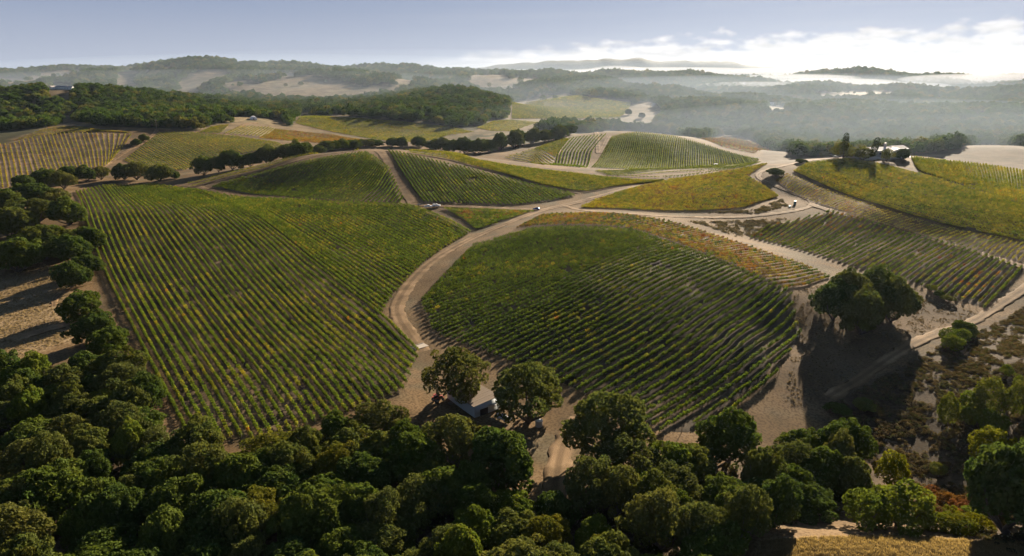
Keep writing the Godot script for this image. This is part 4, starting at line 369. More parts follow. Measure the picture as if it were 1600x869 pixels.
var PLACES := {"shed_a": Vector2(-21.0, 204.9), "shed_b": Vector2(-11.5, 192.9), "lean": Vector2(-4.5, 198.4), "tractor": Vector2(-23.9, 202.2), "pickup": Vector2(-2.8, 191.5), "tank": Vector2(8.1, 187.1), "slab": Vector2(-35.7, 247.8), "pallets": Vector2(-19.7, 200.9), "bluecar": Vector2(16.2, 455.1), "truck_a": Vector2(-58.0, 473.2), "truck_b": Vector2(-52.4, 474.3), "quad": Vector2(-64.9, 478.1), "potty": Vector2(182.7, 442.0), "junk": Vector2(176.8, 435.2), "house": Vector2(292.3, 553.2), "house_b": Vector2(277.7, 556.0), "drivecar": Vector2(263.2, 567.0), "house_c": Vector2(-930.2, 1482.5), "dome": Vector2(-411.6, 1127.7), "roof_a": Vector2(339.7, 1672.1), "roof_b": Vector2(674.8, 1845.4), "shed_far": Vector2(-415.0, 1222.5), "pole_a": Vector2(-477.8, 948.8), "pole_b": Vector2(-58.4, 1108.3), "pole_c": Vector2(217.8, 735.0), "pole_d": Vector2(-289.9, 885.8), "spray": Vector2(213.3, 726.3), "fence_a": Vector2(-202.9, 259.2), "fence_b": Vector2(-192.0, 272.0)}
var FOGS := [
	[Vector3(89, 113, -5000), Vector3(1300, 40, 600), 0.001800],
	[Vector3(1086, 117, -4900), Vector3(1500, 60, 700), 0.001800],
	[Vector3(2340, 120, -4800), Vector3(1800, 70, 800), 0.001800],
	[Vector3(3615, 124, -4800), Vector3(1600, 80, 800), 0.001800],
	[Vector3(931, 60, -2750), Vector3(420, 26, 260), 0.004000],
	[Vector3(1291, 68, -2900), Vector3(560, 34, 320), 0.004500],
	[Vector3(1498, 57, -2800), Vector3(420, 30, 260), 0.003500],
	[Vector3(1953, 79, -3050), Vector3(620, 46, 320), 0.003500],
	[Vector3(512, 115, -3500), Vector3(300, 50, 260), 0.003500],
	[Vector3(2203, 89, -3100), Vector3(500, 60, 320), 0.003500],
	[Vector3(1271, 83, -3250), Vector3(600, 36, 300), 0.004000],
	[Vector3(-300, -10, -3500), Vector3(6400, 230, 4800), 0.000080],
	[Vector3(900, -10, -2300), Vector3(2600, 220, 2700), 0.000170],
	[Vector3(1400, -10, -3400), Vector3(3200, 230, 2200), 0.000200],
	[Vector3(500, -10, -1300), Vector3(1500, 150, 1100), 0.000140],
	[Vector3(600, 0, -1050), Vector3(1100, 130, 560), 0.000400],
	[Vector3(900, 30, -5500), Vector3(4800, 340, 900), 0.000400],
	[Vector3(-900, 10, -2150), Vector3(2700, 210, 1500), 0.000130],
	[Vector3(-700, 10, -2250), Vector3(3200, 300, 1700), 0.000090],
	[Vector3(-300, -10, -2500), Vector3(4200, 380, 2400), 0.000050],
	[Vector3(620, 0, -790), Vector3(900, 120, 300), 0.000300]]

var camera: Camera3D
var near_grid := PackedFloat32Array()
var far_grid := PackedFloat32Array()
var taken := {}
var noise_a := FastNoiseLite.new()
var noise_b := FastNoiseLite.new()
var noise_c := FastNoiseLite.new()
var mat := {}
var leaf_mats := {}
var crown := {}
var trunk_mesh := {}
var rng := RandomNumberGenerator.new()

func _ready() -> void:
	set_view()
	set_light()
	make_noises()
	make_grids()
	make_materials()
	build_ground()
	build_roads()
	build_vineyards()
	build_crowns()
	build_trees()
	build_woodland()
	build_ground_cover()
	build_yard()
	build_vehicles()
	build_houses()
	build_small_things()
	build_range()
	build_fog()

# ------------------------------------------------------------------ view and light
func set_view() -> void:
	camera = Camera3D.new()
	camera.name = "camera"
	camera.position = Vector3(0, 100, 0)
	camera.rotation.x = -PITCH
	camera.fov = FOV
	camera.near = 1.0
	camera.far = 12000.0
	add_child(camera)

func set_light() -> void:
	var e := Environment.new()
	e.background_mode = Environment.BG_SKY
	var sky := Sky.new()
	var sm := PanoramaSkyMaterial.new()
	sm.panorama = ImageTexture.create_from_image(make_sky())
	sky.sky_material = sm
	e.sky = sky
	e.background_energy_multiplier = 1.0
	e.tonemap_mode = Environment.TONE_MAPPER_LINEAR
	e.tonemap_exposure = 3.5
	e.sdfgi_enabled = true
	e.ssao_enabled = true
	e.ssil_enabled = true
	e.volumetric_fog_enabled = true
	e.volumetric_fog_density = 0.000013
	e.volumetric_fog_albedo = Color(0.82, 0.90, 1.0)
	e.volumetric_fog_anisotropy = 0.5
	e.volumetric_fog_length = 6000.0
	var w := WorldEnvironment.new()
	w.name = "environment"
	w.environment = e
	add_child(w)
	var sun := DirectionalLight3D.new()
	sun.name = "sun"
	var az := deg_to_rad(27.2)
	var el := deg_to_rad(18.0)
	var towards := Vector3(sin(az) * cos(el), sin(el), -cos(az) * cos(el))
	sun.look_at_from_position(Vector3.ZERO, -towards, Vector3.UP)
	sun.light_color = Color(1.0, 0.93, 0.83)
	sun.light_energy = 1.6
	sun.light_angular_distance = 0.6
	sun.shadow_enabled = true
	sun.directional_shadow_max_distance = 3000.0
	add_child(sun)

func smooth(a: float, b: float, x: float) -> float:
	var t := clampf((x - a) / (b - a), 0.0, 1.0)
	return t * t * (3.0 - 2.0 * t)

func sky_base(up: float, az: float) -> Vector3:
	# clear hazy morning air: pale at the horizon, deeper overhead, whiter towards the low sun
	var zen := Vector3(0.022, 0.038, 0.074)
	var mid := Vector3(0.070, 0.089, 0.135)
	var low := Vector3(0.128, 0.142, 0.174)
	var s := sin(maxf(up, 0.0))
	var c := low.lerp(mid, smooth(0.0, 0.14, s)).lerp(zen, smooth(0.09, 0.5, s))
	var sun := Vector3(sin(0.475) * cos(0.314), sin(0.314), cos(0.475) * cos(0.314))
	var d := Vector3(sin(az) * cos(up), sin(up), cos(az) * cos(up)).dot(sun)
	var glow := pow(maxf(0.0, 0.5 + 0.5 * d), 14.0)
	c += Vector3(0.05, 0.048, 0.045) * glow
	return c

func make_sky() -> Image:
	var n := FastNoiseLite.new()
	n.seed = 5
	n.noise_type = FastNoiseLite.TYPE_SIMPLEX_SMOOTH
	n.frequency = 1.0
	n.fractal_octaves = 5
	var cw := 256
	var ch := 128
	var coarse := Image.create_empty(cw, ch, false, Image.FORMAT_RGBF)
	for y in ch:
		var up := PI * (0.5 - (y + 0.5) / ch)
		for x in cw:
			var az := wrapf(TAU * (x + 0.5) / cw, -PI, PI)
			var c := sky_base(up, az)
			coarse.set_pixel(x, y, Color(c.x, c.y, c.z))
	var w := 4096
	var h := 2048
	coarse.resize(w, h, Image.INTERPOLATE_BILINEAR)
	# the band above the horizon: sea of fog with billowing tops, thin streaks above it
	var r0 := int(h * 0.5 - h * 14.0 / 180.0)
	var r1 := int(h * 0.5) + 1
	for y in range(r0, r1):
		var up := PI * (0.5 - (y + 0.5) / h)
		var deg := rad_to_deg(up)
		for x in w:
			var az := wrapf(TAU * (x + 0.5) / w, -PI, PI)
			var c := sky_base(up, az)
			var streak := n.get_noise_3d(az * 3.0, deg * 0.9, 7.0) * 0.5 + 0.5
			streak = smooth(0.45, 0.9, streak) * smooth(-0.45, 0.55, az) * smooth(0.5, 2.0, deg) * smooth(11.0, 4.0, deg)
			c = c.lerp(Vector3(0.175, 0.18, 0.197), 0.3 * streak)
			if deg < 5.0:
				var bank := smooth(-0.16, 0.36, az) * smooth(2.9, 1.2, absf(az - 0.2))
				var big := n.get_noise_2d(az * 5.0 + 11.0, deg * 0.35)
				var fine := n.get_noise_2d(az * 22.0, deg * 1.1 + 4.0)
				var top := 0.15 + smooth(-0.24, 0.0, az) * 1.25 + smooth(-0.05, 0.25, az) * 0.95 + smooth(0.2, 0.5, az) * 0.30 + bank * 1.1 * big + 0.9 * fine * (0.3 + bank)
				var cover := smooth(top + 0.55, top - 0.35, deg) * smooth(-0.30, 0.10, az) * smooth(3.0, 2.0, absf(az)) * smooth(4.3, 3.2, deg)
				var body := 0.245 + 0.055 * n.get_noise_2d(az * 9.0, deg * 1.6 + 20.0) + 0.04 * n.get_noise_2d(az * 30.0, deg * 3.0 + 50.0)
				c = c.lerp(Vector3(body, body * 0.985, body * 0.99), clampf(cover, 0.0, 1.0))
			coarse.set_pixel(x, y, Color(c.x, c.y, c.z))
	return coarse

# ------------------------------------------------------------------ height of the land
func make_noises() -> void:
	noise_a.seed = 3
	noise_a.frequency = 0.02
	noise_a.fractal_octaves = 3
	noise_b.seed = 9
	noise_b.frequency = 0.11
	noise_b.fractal_octaves = 3
	noise_c.seed = 21
	noise_c.frequency = 0.005
	noise_c.fractal_octaves = 3

func rbf(x: float, z: float) -> float:
	var px := x * 0.001
	var pz := z * 0.001
	var s := RBF_C.x + RBF_C.y * px + RBF_C.z * pz
	var n := RBF_P.size()
	for i in n:
		var p := RBF_P[i]
		var dx := px - p.x
		var dz := pz - p.y
		var r2 := dx * dx + dz * dz
		if r2 > 1e-12:
			s += p.z * r2 * log(r2)
	return s

const NX := 141
const NZ := 111
const NS := 8.0
const FX := 176
const FZ := 126
const FS := 56.0

func make_grids() -> void:
	near_grid.resize(NX * NZ)
	for j in NZ:
		for i in NX:
			near_grid[j * NX + i] = rbf(-560.0 + i * NS, 60.0 + j * NS)
	far_grid.resize(FX * FZ)
	for j in FZ:
		for i in FX:
			far_grid[j * FX + i] = rbf(-4900.0 + i * FS, -200.0 + j * FS)

func bic(g: PackedFloat32Array, nx: int, nz: int, u: float, v: float) -> float:
	u = clampf(u, 1.0, nx - 2.001)
	v = clampf(v, 1.0, nz - 2.001)
	var i := int(u)
	var j := int(v)
	var a := u - i
	var b := v - j
	var w0 := a * (-0.5 + a * (1.0 - 0.5 * a))
	var w1 := 1.0 + a * a * (-2.5 + 1.5 * a)
	var w2 := a * (0.5 + a * (2.0 - 1.5 * a))
	var w3 := a * a * (-0.5 + 0.5 * a)
	var k := (j - 1) * nx + i - 1
	var r0 := g[k] * w0 + g[k + 1] * w1 + g[k + 2] * w2 + g[k + 3] * w3
	k += nx
	var r1 := g[k] * w0 + g[k + 1] * w1 + g[k + 2] * w2 + g[k + 3] * w3
	k += nx
	var r2 := g[k] * w0 + g[k + 1] * w1 + g[k + 2] * w2 + g[k + 3] * w3
	k += nx
	var r3 := g[k] * w0 + g[k + 1] * w1 + g[k + 2] * w2 + g[k + 3] * w3
	return r0 * (b * (-0.5 + b * (1.0 - 0.5 * b))) + r1 * (1.0 + b * b * (-2.5 + 1.5 * b)) + r2 * (b * (0.5 + b * (2.0 - 1.5 * b))) + r3 * (b * b * (-0.5 + 0.5 * b))

func hgt(x: float, z: float) -> float:
	var e := minf(minf(x + 540.0, 540.0 - x), minf(z - 76.0, 910.0 - z))
	var h := 0.0
	if e >= 50.0:
		h = bic(near_grid, NX, NZ, (x + 560.0) / NS, (z - 60.0) / NS)
	elif e <= 0.0:
		h = bic(far_grid, FX, FZ, (x + 4900.0) / FS, (z + 200.0) / FS)
	else:
		var t := e / 50.0
		t = t * t * (3.0 - 2.0 * t)
		h = lerpf(bic(far_grid, FX, FZ, (x + 4900.0) / FS, (z + 200.0) / FS), bic(near_grid, NX, NZ, (x + 560.0) / NS, (z - 60.0) / NS), t)
	var f := clampf((z - 1150.0) / 1100.0, 0.0, 1.0)
	if f > 0.0:
		h += f * 11.0 * (sin(x * .0061 + 1.3) * cos(z * .0048) + .6 * sin(x * .0132 + z * .0087) + .5 * cos(x * .0171 - z * .0123 + .7))
	return h

func at(x: float, z: float, up := 0.0) -> Vector3:
	return Vector3(x, hgt(x, z) + up, -z)

# ------------------------------------------------------------------ naming and making
func numbered(called: String) -> String:
	var n: int = taken.get(called, 0)
	taken[called] = n + 1
	return called if n == 0 else "%s_%03d" % [called, n]

func tag(o: Node, label: String, category: String, group := "", kind := "") -> void:
	if label:
		o.set_meta("label", label)
	if category:
		o.set_meta("category", category)
	if group:
		o.set_meta("group", group)
	if kind:
		o.set_meta("kind", kind)

func thing(called: String, label: String, category: String, where: Vector3, turn := 0.0, group := "") -> Node3D:
	var o := Node3D.new()
	o.name = numbered(called)
	o.position = where
	o.rotation.y = turn
	tag(o, label, category, group)
	add_child(o)
	return o

func part(called: String, m: Mesh, material: Material, parent: Node, where := Vector3.ZERO) -> MeshInstance3D:
	var o := MeshInstance3D.new()
	o.name = called
	o.mesh = m
	if material:
		o.material_override = material
	o.position = where
	parent.add_child(o, true)
	return o

func structure(called: String, m: Mesh, material: Material, label := "") -> MeshInstance3D:
	var o := MeshInstance3D.new()
	o.name = numbered(called)
	o.mesh = m
	o.material_override = material
	o.set_meta("kind", "structure")
	if label:
		o.set_meta("label", label)
	add_child(o)
	return o

func raw_mesh(v: PackedVector3Array, nrm: PackedVector3Array, ix: PackedInt32Array, uv := PackedVector2Array(), uv2 := PackedVector2Array(), col := PackedColorArray()) -> ArrayMesh:
	var a := []
	a.resize(Mesh.ARRAY_MAX)
	a[Mesh.ARRAY_VERTEX] = v
	a[Mesh.ARRAY_NORMAL] = nrm
	a[Mesh.ARRAY_INDEX] = ix
	if uv.size():
		a[Mesh.ARRAY_TEX_UV] = uv
	if uv2.size():
		a[Mesh.ARRAY_TEX_UV2] = uv2
	if col.size():
		a[Mesh.ARRAY_COLOR] = col
	var m := ArrayMesh.new()
	m.add_surface_from_arrays(Mesh.PRIMITIVE_TRIANGLES, a)
	return m

# ------------------------------------------------------------------ materials
func ramp_texture(seed_: int, freq: float, octaves: int, stops: Array, size := 1024, kind := FastNoiseLite.TYPE_SIMPLEX_SMOOTH) -> NoiseTexture2D:
	var n := FastNoiseLite.new()
	n.seed = seed_
	n.noise_type = kind
	n.frequency = freq
	n.fractal_octaves = octaves
	n.fractal_gain = 0.6
	var g := Gradient.new()
	var off := PackedFloat32Array()
	var cols := PackedColorArray()
	for s in stops:
		off.append(s[0])
		cols.append(Color(s[1], s[2], s[3]).linear_to_srgb())
	g.offsets = off
	g.colors = cols
	var t := NoiseTexture2D.new()
	t.width = size
	t.height = size
	t.seamless = true
	t.noise = n
	t.color_ramp = g
	return t

func ground_material(called: String, tex: Texture2D, over: Texture2D, uv_m: float, uv2_m: float, rough := 0.95) -> StandardMaterial3D:
	var m := StandardMaterial3D.new()
	m.resource_name = called
	m.albedo_texture = tex
	m.vertex_color_use_as_albedo = true
	m.roughness = rough
	m.metallic_specular = 0.2
	m.uv1_scale = Vector3(1.0 / uv_m, 1.0 / uv_m, 1)
	m.uv2_scale = Vector3(1.0 / uv2_m, 1.0 / uv2_m, 1)
	if over:
		m.detail_enabled = true
		m.detail_blend_mode = BaseMaterial3D.BLEND_MODE_MUL
		m.detail_albedo = over
		m.detail_uv_layer = BaseMaterial3D.DETAIL_UV_2
	return m

func plain(called: String, c: Color, rough := 0.7, metal := 0.0) -> StandardMaterial3D:
	var m := StandardMaterial3D.new()
	m.resource_name = called
	m.albedo_color = c.linear_to_srgb()
	m.roughness = rough
	m.metallic = metal
	return m

func leaf_material(called: String, c: Color, glow := 0.5) -> StandardMaterial3D:
	var m := StandardMaterial3D.new()
	m.resource_name = called
	m.albedo_color = c.linear_to_srgb()
	m.vertex_color_use_as_albedo = true
	m.roughness = 0.65
	m.specular_mode = BaseMaterial3D.SPECULAR_DISABLED
	m.cull_mode = BaseMaterial3D.CULL_DISABLED
	m.backlight_enabled = true
	m.backlight = Color(glow, glow, glow * 0.8)
	return m

func make_materials() -> void:
	var straw := ramp_texture(1, 0.035, 5, [[0.0, 0.40, 0.36, 0.31], [0.40, 0.70, 0.67, 0.61], [0.55, 1.0, 1.0, 0.98], [1.0, 1.0, 1.0, 1.0]])
	var blotch := ramp_texture(2, 0.012, 4, [[0.0, 0.48, 0.46, 0.40], [0.45, 0.76, 0.75, 0.69], [0.62, 1.0, 1.0, 1.0], [1.0, 1.0, 1.0, 1.0]], 512)
	var clod := ramp_texture(4, 0.06, 5, [[0.0, 0.45, 0.43, 0.42], [0.5, 0.80, 0.79, 0.78], [0.68, 1.0, 0.97, 0.90], [1.0, 1.0, 1.0, 1.0]])
	mat.land = ground_material("dry grass land", straw, blotch, 46.0, 260.0)
	mat.soil = ground_material("vineyard soil", clod, blotch, 24.0, 170.0)
	mat.dirt = ground_material("dirt road", straw, blotch, 13.0, 90.0, 0.9)
	mat.leaf = leaf_material("leaves", Color(1, 1, 1), 0.9)
	mat.vine = leaf_material("vine leaves", Color(1, 1, 1), 1.0)
	mat.bark = plain("bark", Color(0.085, 0.068, 0.052), 0.9)
	mat.wood = plain("weathered wood", Color(0.17, 0.13, 0.10), 0.85)
	mat.white = plain("white paint", Color(0.78, 0.78, 0.76), 0.5)
	mat.metal_wall = plain("pale corrugated wall", Color(0.40, 0.44, 0.47), 0.5, 0.1)
	mat.rust_roof = ground_material("dusty roof sheet", clod, null, 0.35, 1.0)
	mat.rust_roof.albedo_color = Color(0.26, 0.21, 0.165).linear_to_srgb()
	mat.rust_roof.vertex_color_use_as_albedo = false
	mat.rust_roof.uv1_triplanar = true
	mat.rust_roof.uv1_scale = Vector3(0.12, 0.12, 0.12)
	mat.slate = plain("grey roof", Color(0.27, 0.26, 0.25), 0.75)
	mat.pale_roof = plain("pale roof", Color(0.42, 0.38, 0.35), 0.6)
	mat.stucco = plain("stucco", Color(0.50, 0.46, 0.40), 0.85)
	mat.glass = plain("dark window glass", Color(0.03, 0.035, 0.04), 0.15)
	mat.blue = plain("blue car paint", Color(0.03, 0.09, 0.26), 0.25, 0.3)
	mat.rubber = plain("rubber", Color(0.02, 0.02, 0.02), 0.85)
	mat.red = plain("red paint", Color(0.36, 0.045, 0.025), 0.45)
	mat.dark = plain("dark metal", Color(0.05, 0.05, 0.055), 0.6, 0.4)
	mat.concrete = plain("concrete", Color(0.30, 0.25, 0.19), 0.85)
	mat.teal = plain("green plastic", Color(0.05, 0.20, 0.19), 0.5)

# ------------------------------------------------------------------ ground
func axis(lo: float, a: float, b: float, hi: float, step: float, growth: float) -> PackedFloat32Array:
	var out := PackedFloat32Array()
	var left := PackedFloat32Array()
	var s := step
	var x := a
	while x > lo:
		s = minf(s * growth, 60.0)
		x -= s
		left.append(x)
	left.reverse()
	out.append_array(left)
	x = a
	while x < b:
		out.append(x)
		x += step
	s = step
	while x < hi:
		out.append(x)
		s = minf(s * growth, 60.0)
		x += s
	return out

func inside(p: Vector2, polys: Array) -> bool:
	for q in polys:
		if q.box.has_point(p) and Geometry2D.is_point_in_polygon(p, q.pts):
			return true
	return false

func poly(flat: PackedVector2Array) -> Dictionary:
	var b := Rect2(flat[0], Vector2.ZERO)
	for p in flat:
		b = b.expand(p)
	return {"pts": flat, "box": b}

var clear_polys := []
var zone := {}

func land_colour(x: float, z: float) -> Color:
	var p := Vector2(x, z)
	var c := Color(0.180, 0.115, 0.058)
	var v := noise_c.get_noise_2d(x, z)
	if (z > 960.0 or (absf(x) > 560.0 and z > 500.0)) and not inside(p, zone.dryhill):
		if inside(p, clear_polys):
			c = Color(0.175, 0.126, 0.074).lerp(Color(0.17, 0.14, 0.075), clampf(v * 1.5 + 0.3, 0.0, 1.0))
		else:
			var gap := noise_a.get_noise_2d(x * 0.7, z * 0.7) + 0.4 * noise_c.get_noise_2d(x, z)
			c = Color(0.060, 0.062, 0.030).lerp(Color(0.27, 0.205, 0.12), smooth(0.24, 0.40, gap + (0.10 if z > 1750.0 else 0.0)))
		return c
	var w := noise_a.get_noise_2d(x, z) * 0.5 + noise_b.get_noise_2d(x, z) * 0.35
	if inside(p, zone.brush):
		c = Color(0.085, 0.062, 0.038).lerp(Color(0.130, 0.092, 0.056), smooth(0.05, 0.4, w + v * 0.5))
	elif inside(p, zone.dryhill) or inside(p, zone.dryflat):
		c = Color(0.095, 0.068, 0.041).lerp(Color(0.120, 0.087, 0.052), smooth(-0.1, 0.3, w))
	elif inside(p, zone.tanfield):
		c = Color(0.30, 0.212, 0.118)
	elif inside(p, zone.grassfield):
		c = Color(0.35, 0.25, 0.12)
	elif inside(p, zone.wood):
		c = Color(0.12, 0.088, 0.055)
	elif inside(p, zone.oakfield):
		c = Color(0.140, 0.092, 0.050).lerp(Color(0.105, 0.080, 0.048), smooth(0.0, 0.35, w))
	else:
		c = c.lerp(Color(0.125, 0.098, 0.056), smooth(-0.05, 0.35, w))
	return c

func build_ground() -> void:
	for k in CLEAR:
		clear_polys.append(poly(k))
	for k in ZONES:
		zone[k] = [poly(ZONES[k])]
	var xs := axis(-4700.0, -470.0, 470.0, 4700.0, 4.0, 1.055)
	var zs := axis(-150.0, 84.0, 960.0, 6650.0, 4.0, 1.03)
	var nx := xs.size()
	var nz := zs.size()
	var v := PackedVector3Array()
	var n := PackedVector3Array()
	var uv := PackedVector2Array()
	var col := PackedColorArray()
	var ix := PackedInt32Array()
	for j in nz:
		for i in nx:
			var x := xs[i]
			var z := zs[j]
			v.append(at(x, z))
			uv.append(Vector2(x, z))
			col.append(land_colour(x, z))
	n.resize(v.size())
	for j in nz:
		for i in nx:
			var k := j * nx + i
			var l := v[j * nx + maxi(i - 1, 0)]
			var r := v[j * nx + mini(i + 1, nx - 1)]
			var d := v[maxi(j - 1, 0) * nx + i]
			var u := v[mini(j + 1, nz - 1) * nx + i]
			n[k] = (r - l).cross(u - d).normalized()
			if i + 1 < nx and j + 1 < nz:
				ix.append_array([k, k + nx, k + 1, k + 1, k + nx, k + nx + 1])
	structure("ground", raw_mesh(v, n, ix, uv, uv, col), mat.land)

# a strip of ground laid between lines of equal point count (lines are arrays of Vector2: x, metres ahead)
func sheet(called: String, lines: Array, up: float, material: Material, tint: Callable) -> void:
	var v := PackedVector3Array()
	var n := PackedVector3Array()
	var uv := PackedVector2Array()
	var col := PackedColorArray()
	var ix := PackedInt32Array()
	var m: int = lines[0].size()
	for j in lines.size():
		for i in m:
			var p: Vector2 = lines[j][i]
			var rim: bool = j == 0 or j == lines.size() - 1 or (i == 0 or i == m - 1)
			v.append(at(p.x, p.y, -0.3 if rim else up))
			uv.append(p)
			col.append(tint.call(p, j, i))
	n.resize(v.size())
	var rows := lines.size()
	for j in rows:
		for i in m:
			var k := j * m + i
			var a := v[j * m + mini(i + 1, m - 1)] - v[j * m + maxi(i - 1, 0)]
			var b := v[mini(j + 1, rows - 1) * m + i] - v[maxi(j - 1, 0) * m + i]
			var c := a.cross(b).normalized()
			n[k] = c if c.y > 0.0 else -c
			if i + 1 < m and j + 1 < rows:
				if c.y > 0.0:
					ix.append_array([k, k + m, k + 1, k + 1, k + m, k + m + 1])
				else:
					ix.append_array([k, k + 1, k + m, k + 1, k + m + 1, k + m])
	structure(called, raw_mesh(v, n, ix, uv, uv, col), material)

func resample(l: PackedVector2Array, step: float) -> PackedVector2Array:
	# smooth curve through the points, at even steps
	var c := Curve3D.new()
	var n := l.size()
	for i in n:
		var t := (l[mini(i + 1, n - 1)] - l[maxi(i - 1, 0)]) * 0.5
		var a := l[i].distance_to(l[maxi(i - 1, 0)]) / 3.0
		var b := l[i].distance_to(l[mini(i + 1, n - 1)]) / 3.0
		t = t.normalized()
		c.add_point(Vector3(l[i].x, 0, l[i].y), Vector3(-t.x, 0, -t.y) * a, Vector3(t.x, 0, t.y) * b)
	var out := PackedVector2Array()
	var length := c.get_baked_length()
	var m := maxi(2, int(length / step))
	for i in m + 1:
		var p := c.sample_baked(length * i / m, true)
		out.append(Vector2(p.x, p.z))
	return out

func road(called: String, l: PackedVector2Array, width: float, base: Color, rut: Color, up: float) -> void:
	var pts := resample(l, 2.5)
	var across := [-0.5, -0.44, -0.30, -0.24, -0.18, -0.08, 0.08, 0.18, 0.24, 0.30, 0.44, 0.5]
	var lines := []
	for a in across:
		var line := PackedVector2Array()
		for i in pts.size():
			var t := (pts[mini(i + 1, pts.size() - 1)] - pts[maxi(i - 1, 0)]).normalized()
			var side := Vector2(-t.y, t.x)
			var edge := 0.0
			if absf(a) > 0.4:
				edge = noise_b.get_noise_2d(pts[i].x * 1.5 + a * 90.0, pts[i].y * 1.5) * 1.6
			line.append(pts[i] + side * (a * width + signf(a) * edge))
		lines.append(line)
	sheet(called, lines, up, mat.dirt, func(p, j, _i):
		var f: float = absf(across[j])
		var worn := 1.0 if f > 0.15 and f < 0.32 else 0.0
		return base.lerp(rut, worn * (0.75 + 0.5 * noise_b.get_noise_2d(p.x, p.y))))

func build_roads() -> void:
	var tan := Color(0.180, 0.114, 0.060)
	var pale := Color(0.310, 0.206, 0.114)
	for k in ROADS:
		var r: Array = ROADS[k]
		var wide: float = r[0]
		var up := 0.14 + 0.012 * ROADS.keys().find(k)
		if wide > 8.5:
			road("dirt_lane", r[1], wide, tan, tan.lerp(pale, 0.4), up)
		elif k.begins_with("lefttrack"):
			road("farm_track", r[1], wide, pale, pale * 1.1, up)
		else:
			road("dirt_road", r[1], wide, tan, pale, up)

# ------------------------------------------------------------------ vineyards
func pick(pal: Array, x: float, z: float) -> Color:
	# pal: [share, colour] ...; neighbours tend to turn together
	var t := absf(0.5 + 0.5 * (rng.randf() - 0.5) + noise_b.get_noise_2d(x * 0.9, z * 0.9) * 0.42 + noise_a.get_noise_2d(x * 1.3, z * 1.3) * 0.30 + noise_c.get_noise_2d(x * 2.0, z * 2.0) * 0.25)
	t = pingpong(t, 1.0)
	var s := 0.0
	for p in pal:
		s += p[0]
		if t <= s:
			return p[1] * rng.randf_range(0.78, 1.25)
	return pal[-1][1]

func leaf_quad(v: PackedVector3Array, n: PackedVector3Array, c: PackedColorArray, ix: PackedInt32Array, p: Vector3, facing: Vector3, out: Vector3, size: float, shade: Color) -> void:
	# a pointed leaf or spray of leaves: rhombus with a bend along its midrib
	var f := facing.normalized()
	var a := f.cross(Vector3(0.31, 0.9, 0.2)).normalized()
	a = a.rotated(f, rng.randf() * TAU)
	var b := f.cross(a)
	var k := v.size()
	var w := size * rng.randf_range(0.5, 0.8)
	v.append(p - a * size)
	v.append(p + b * w + f * size * 0.12)
	v.append(p + a * size)
	v.append(p - b * w + f * size * 0.12)
	var m := (out * 0.12 + f).normalized()
	for i in 4:
		n.append(m)
		c.append(shade)
	ix.append_array([k, k + 1, k + 2, k, k + 2, k + 3])

func vine_mesh(length: float, leaves: int, size: float, sparse: float) -> ArrayMesh:
	var v := PackedVector3Array()
	var n := PackedVector3Array()
	var c := PackedColorArray()
	var ix := PackedInt32Array()
	for i in leaves:
		var x := rng.randf_range(-0.5, 0.5) * length * 1.08
		var bulge := 0.55 + 0.45 * cos(x / length * PI * 2.0)
		var y := rng.randf_range(0.62, 1.25 + 0.55 * bulge * (1.0 - sparse * 0.4))
		var z := rng.randf_range(-1.0, 1.0) * (0.50 - 0.18 * absf(y - 1.15)) * (0.75 + 0.4 * bulge)
		var out := Vector3(0.2 * rng.randf_range(-1, 1), (y - 0.95) * 1.4, z * 2.2).normalized()
		var f := out * 0.35 + Vector3(rng.randf_range(-1, 1), rng.randf_range(-0.5, 0.8), rng.randf_range(-1, 1))
		var s := rng.randf_range(0.7, 1.25)
		leaf_quad(v, n, c, ix, Vector3(x, y, z), f, out, size * rng.randf_range(0.75, 1.2), Color(s, s, s * rng.randf_range(0.7, 1.1)))
	for tx in [-0.25, 0.25]:
		var k := v.size()
		for q in 3:
			var d := Vector3(cos(q * TAU / 3), 0, sin(q * TAU / 3))
			for y in [0.0, 0.8]:
				v.append(Vector3(tx * length, y, 0) + d * (0.06 - 0.02 * y))
				n.append(d)
				c.append(Color(0.7, 0.42, 0.5))
		for q in 3:
			var a := k + q * 2
			var b := k + ((q + 1) % 3) * 2
			ix.append_array([a, b, a + 1, b, b + 1, a + 1])
	return raw_mesh(v, n, ix, PackedVector2Array(), PackedVector2Array(), c)

func row_places(line: PackedVector2Array, step: float, gap: float, pal: Array, tall: float, out_t: Array, out_c: Array) -> void:
	var total := 0.0
	for i in line.size() - 1:
		total += line[i].distance_to(line[i + 1])
	var want := step * rng.randf_range(0.3, 0.7)
	var run := 0.0
	for i in line.size() - 1:
		var a := line[i]
		var b := line[i + 1]
		var l := a.distance_to(b)
		while want <= run + l:
			var p := a.lerp(b, (want - run) / l)
			want += step
			var bare := noise_b.get_noise_2d(p.x * 0.6 + 500.0, p.y * 0.6) + noise_a.get_noise_2d(p.x + 300.0, p.y)
			if bare > 1.0 - gap or rng.randf() < gap * 0.15:
				continue
			var d := (b - a) / l
			var yaw := atan2(d.y, d.x)
			var slope := atan2(hgt(p.x + d.x * 2.0, p.y + d.y * 2.0) - hgt(p.x - d.x * 2.0, p.y - d.y * 2.0), 4.0)
			var bas := Basis(Vector3.UP, yaw + (PI if rng.randf() < 0.5 else 0.0))
			var s := rng.randf_range(0.8, 1.15) * tall
			bas = bas.scaled_local(Vector3(1.0, s, rng.randf_range(0.85, 1.2)))
			var side := Vector2(-d.y, d.x) * rng.randf_range(-0.10, 0.10)
			out_t.append(Transform3D(bas, at(p.x + side.x, p.y + side.y, -absf(slope) * 0.3)))
			out_c.append(pick(pal, p.x, p.y))
		run += l

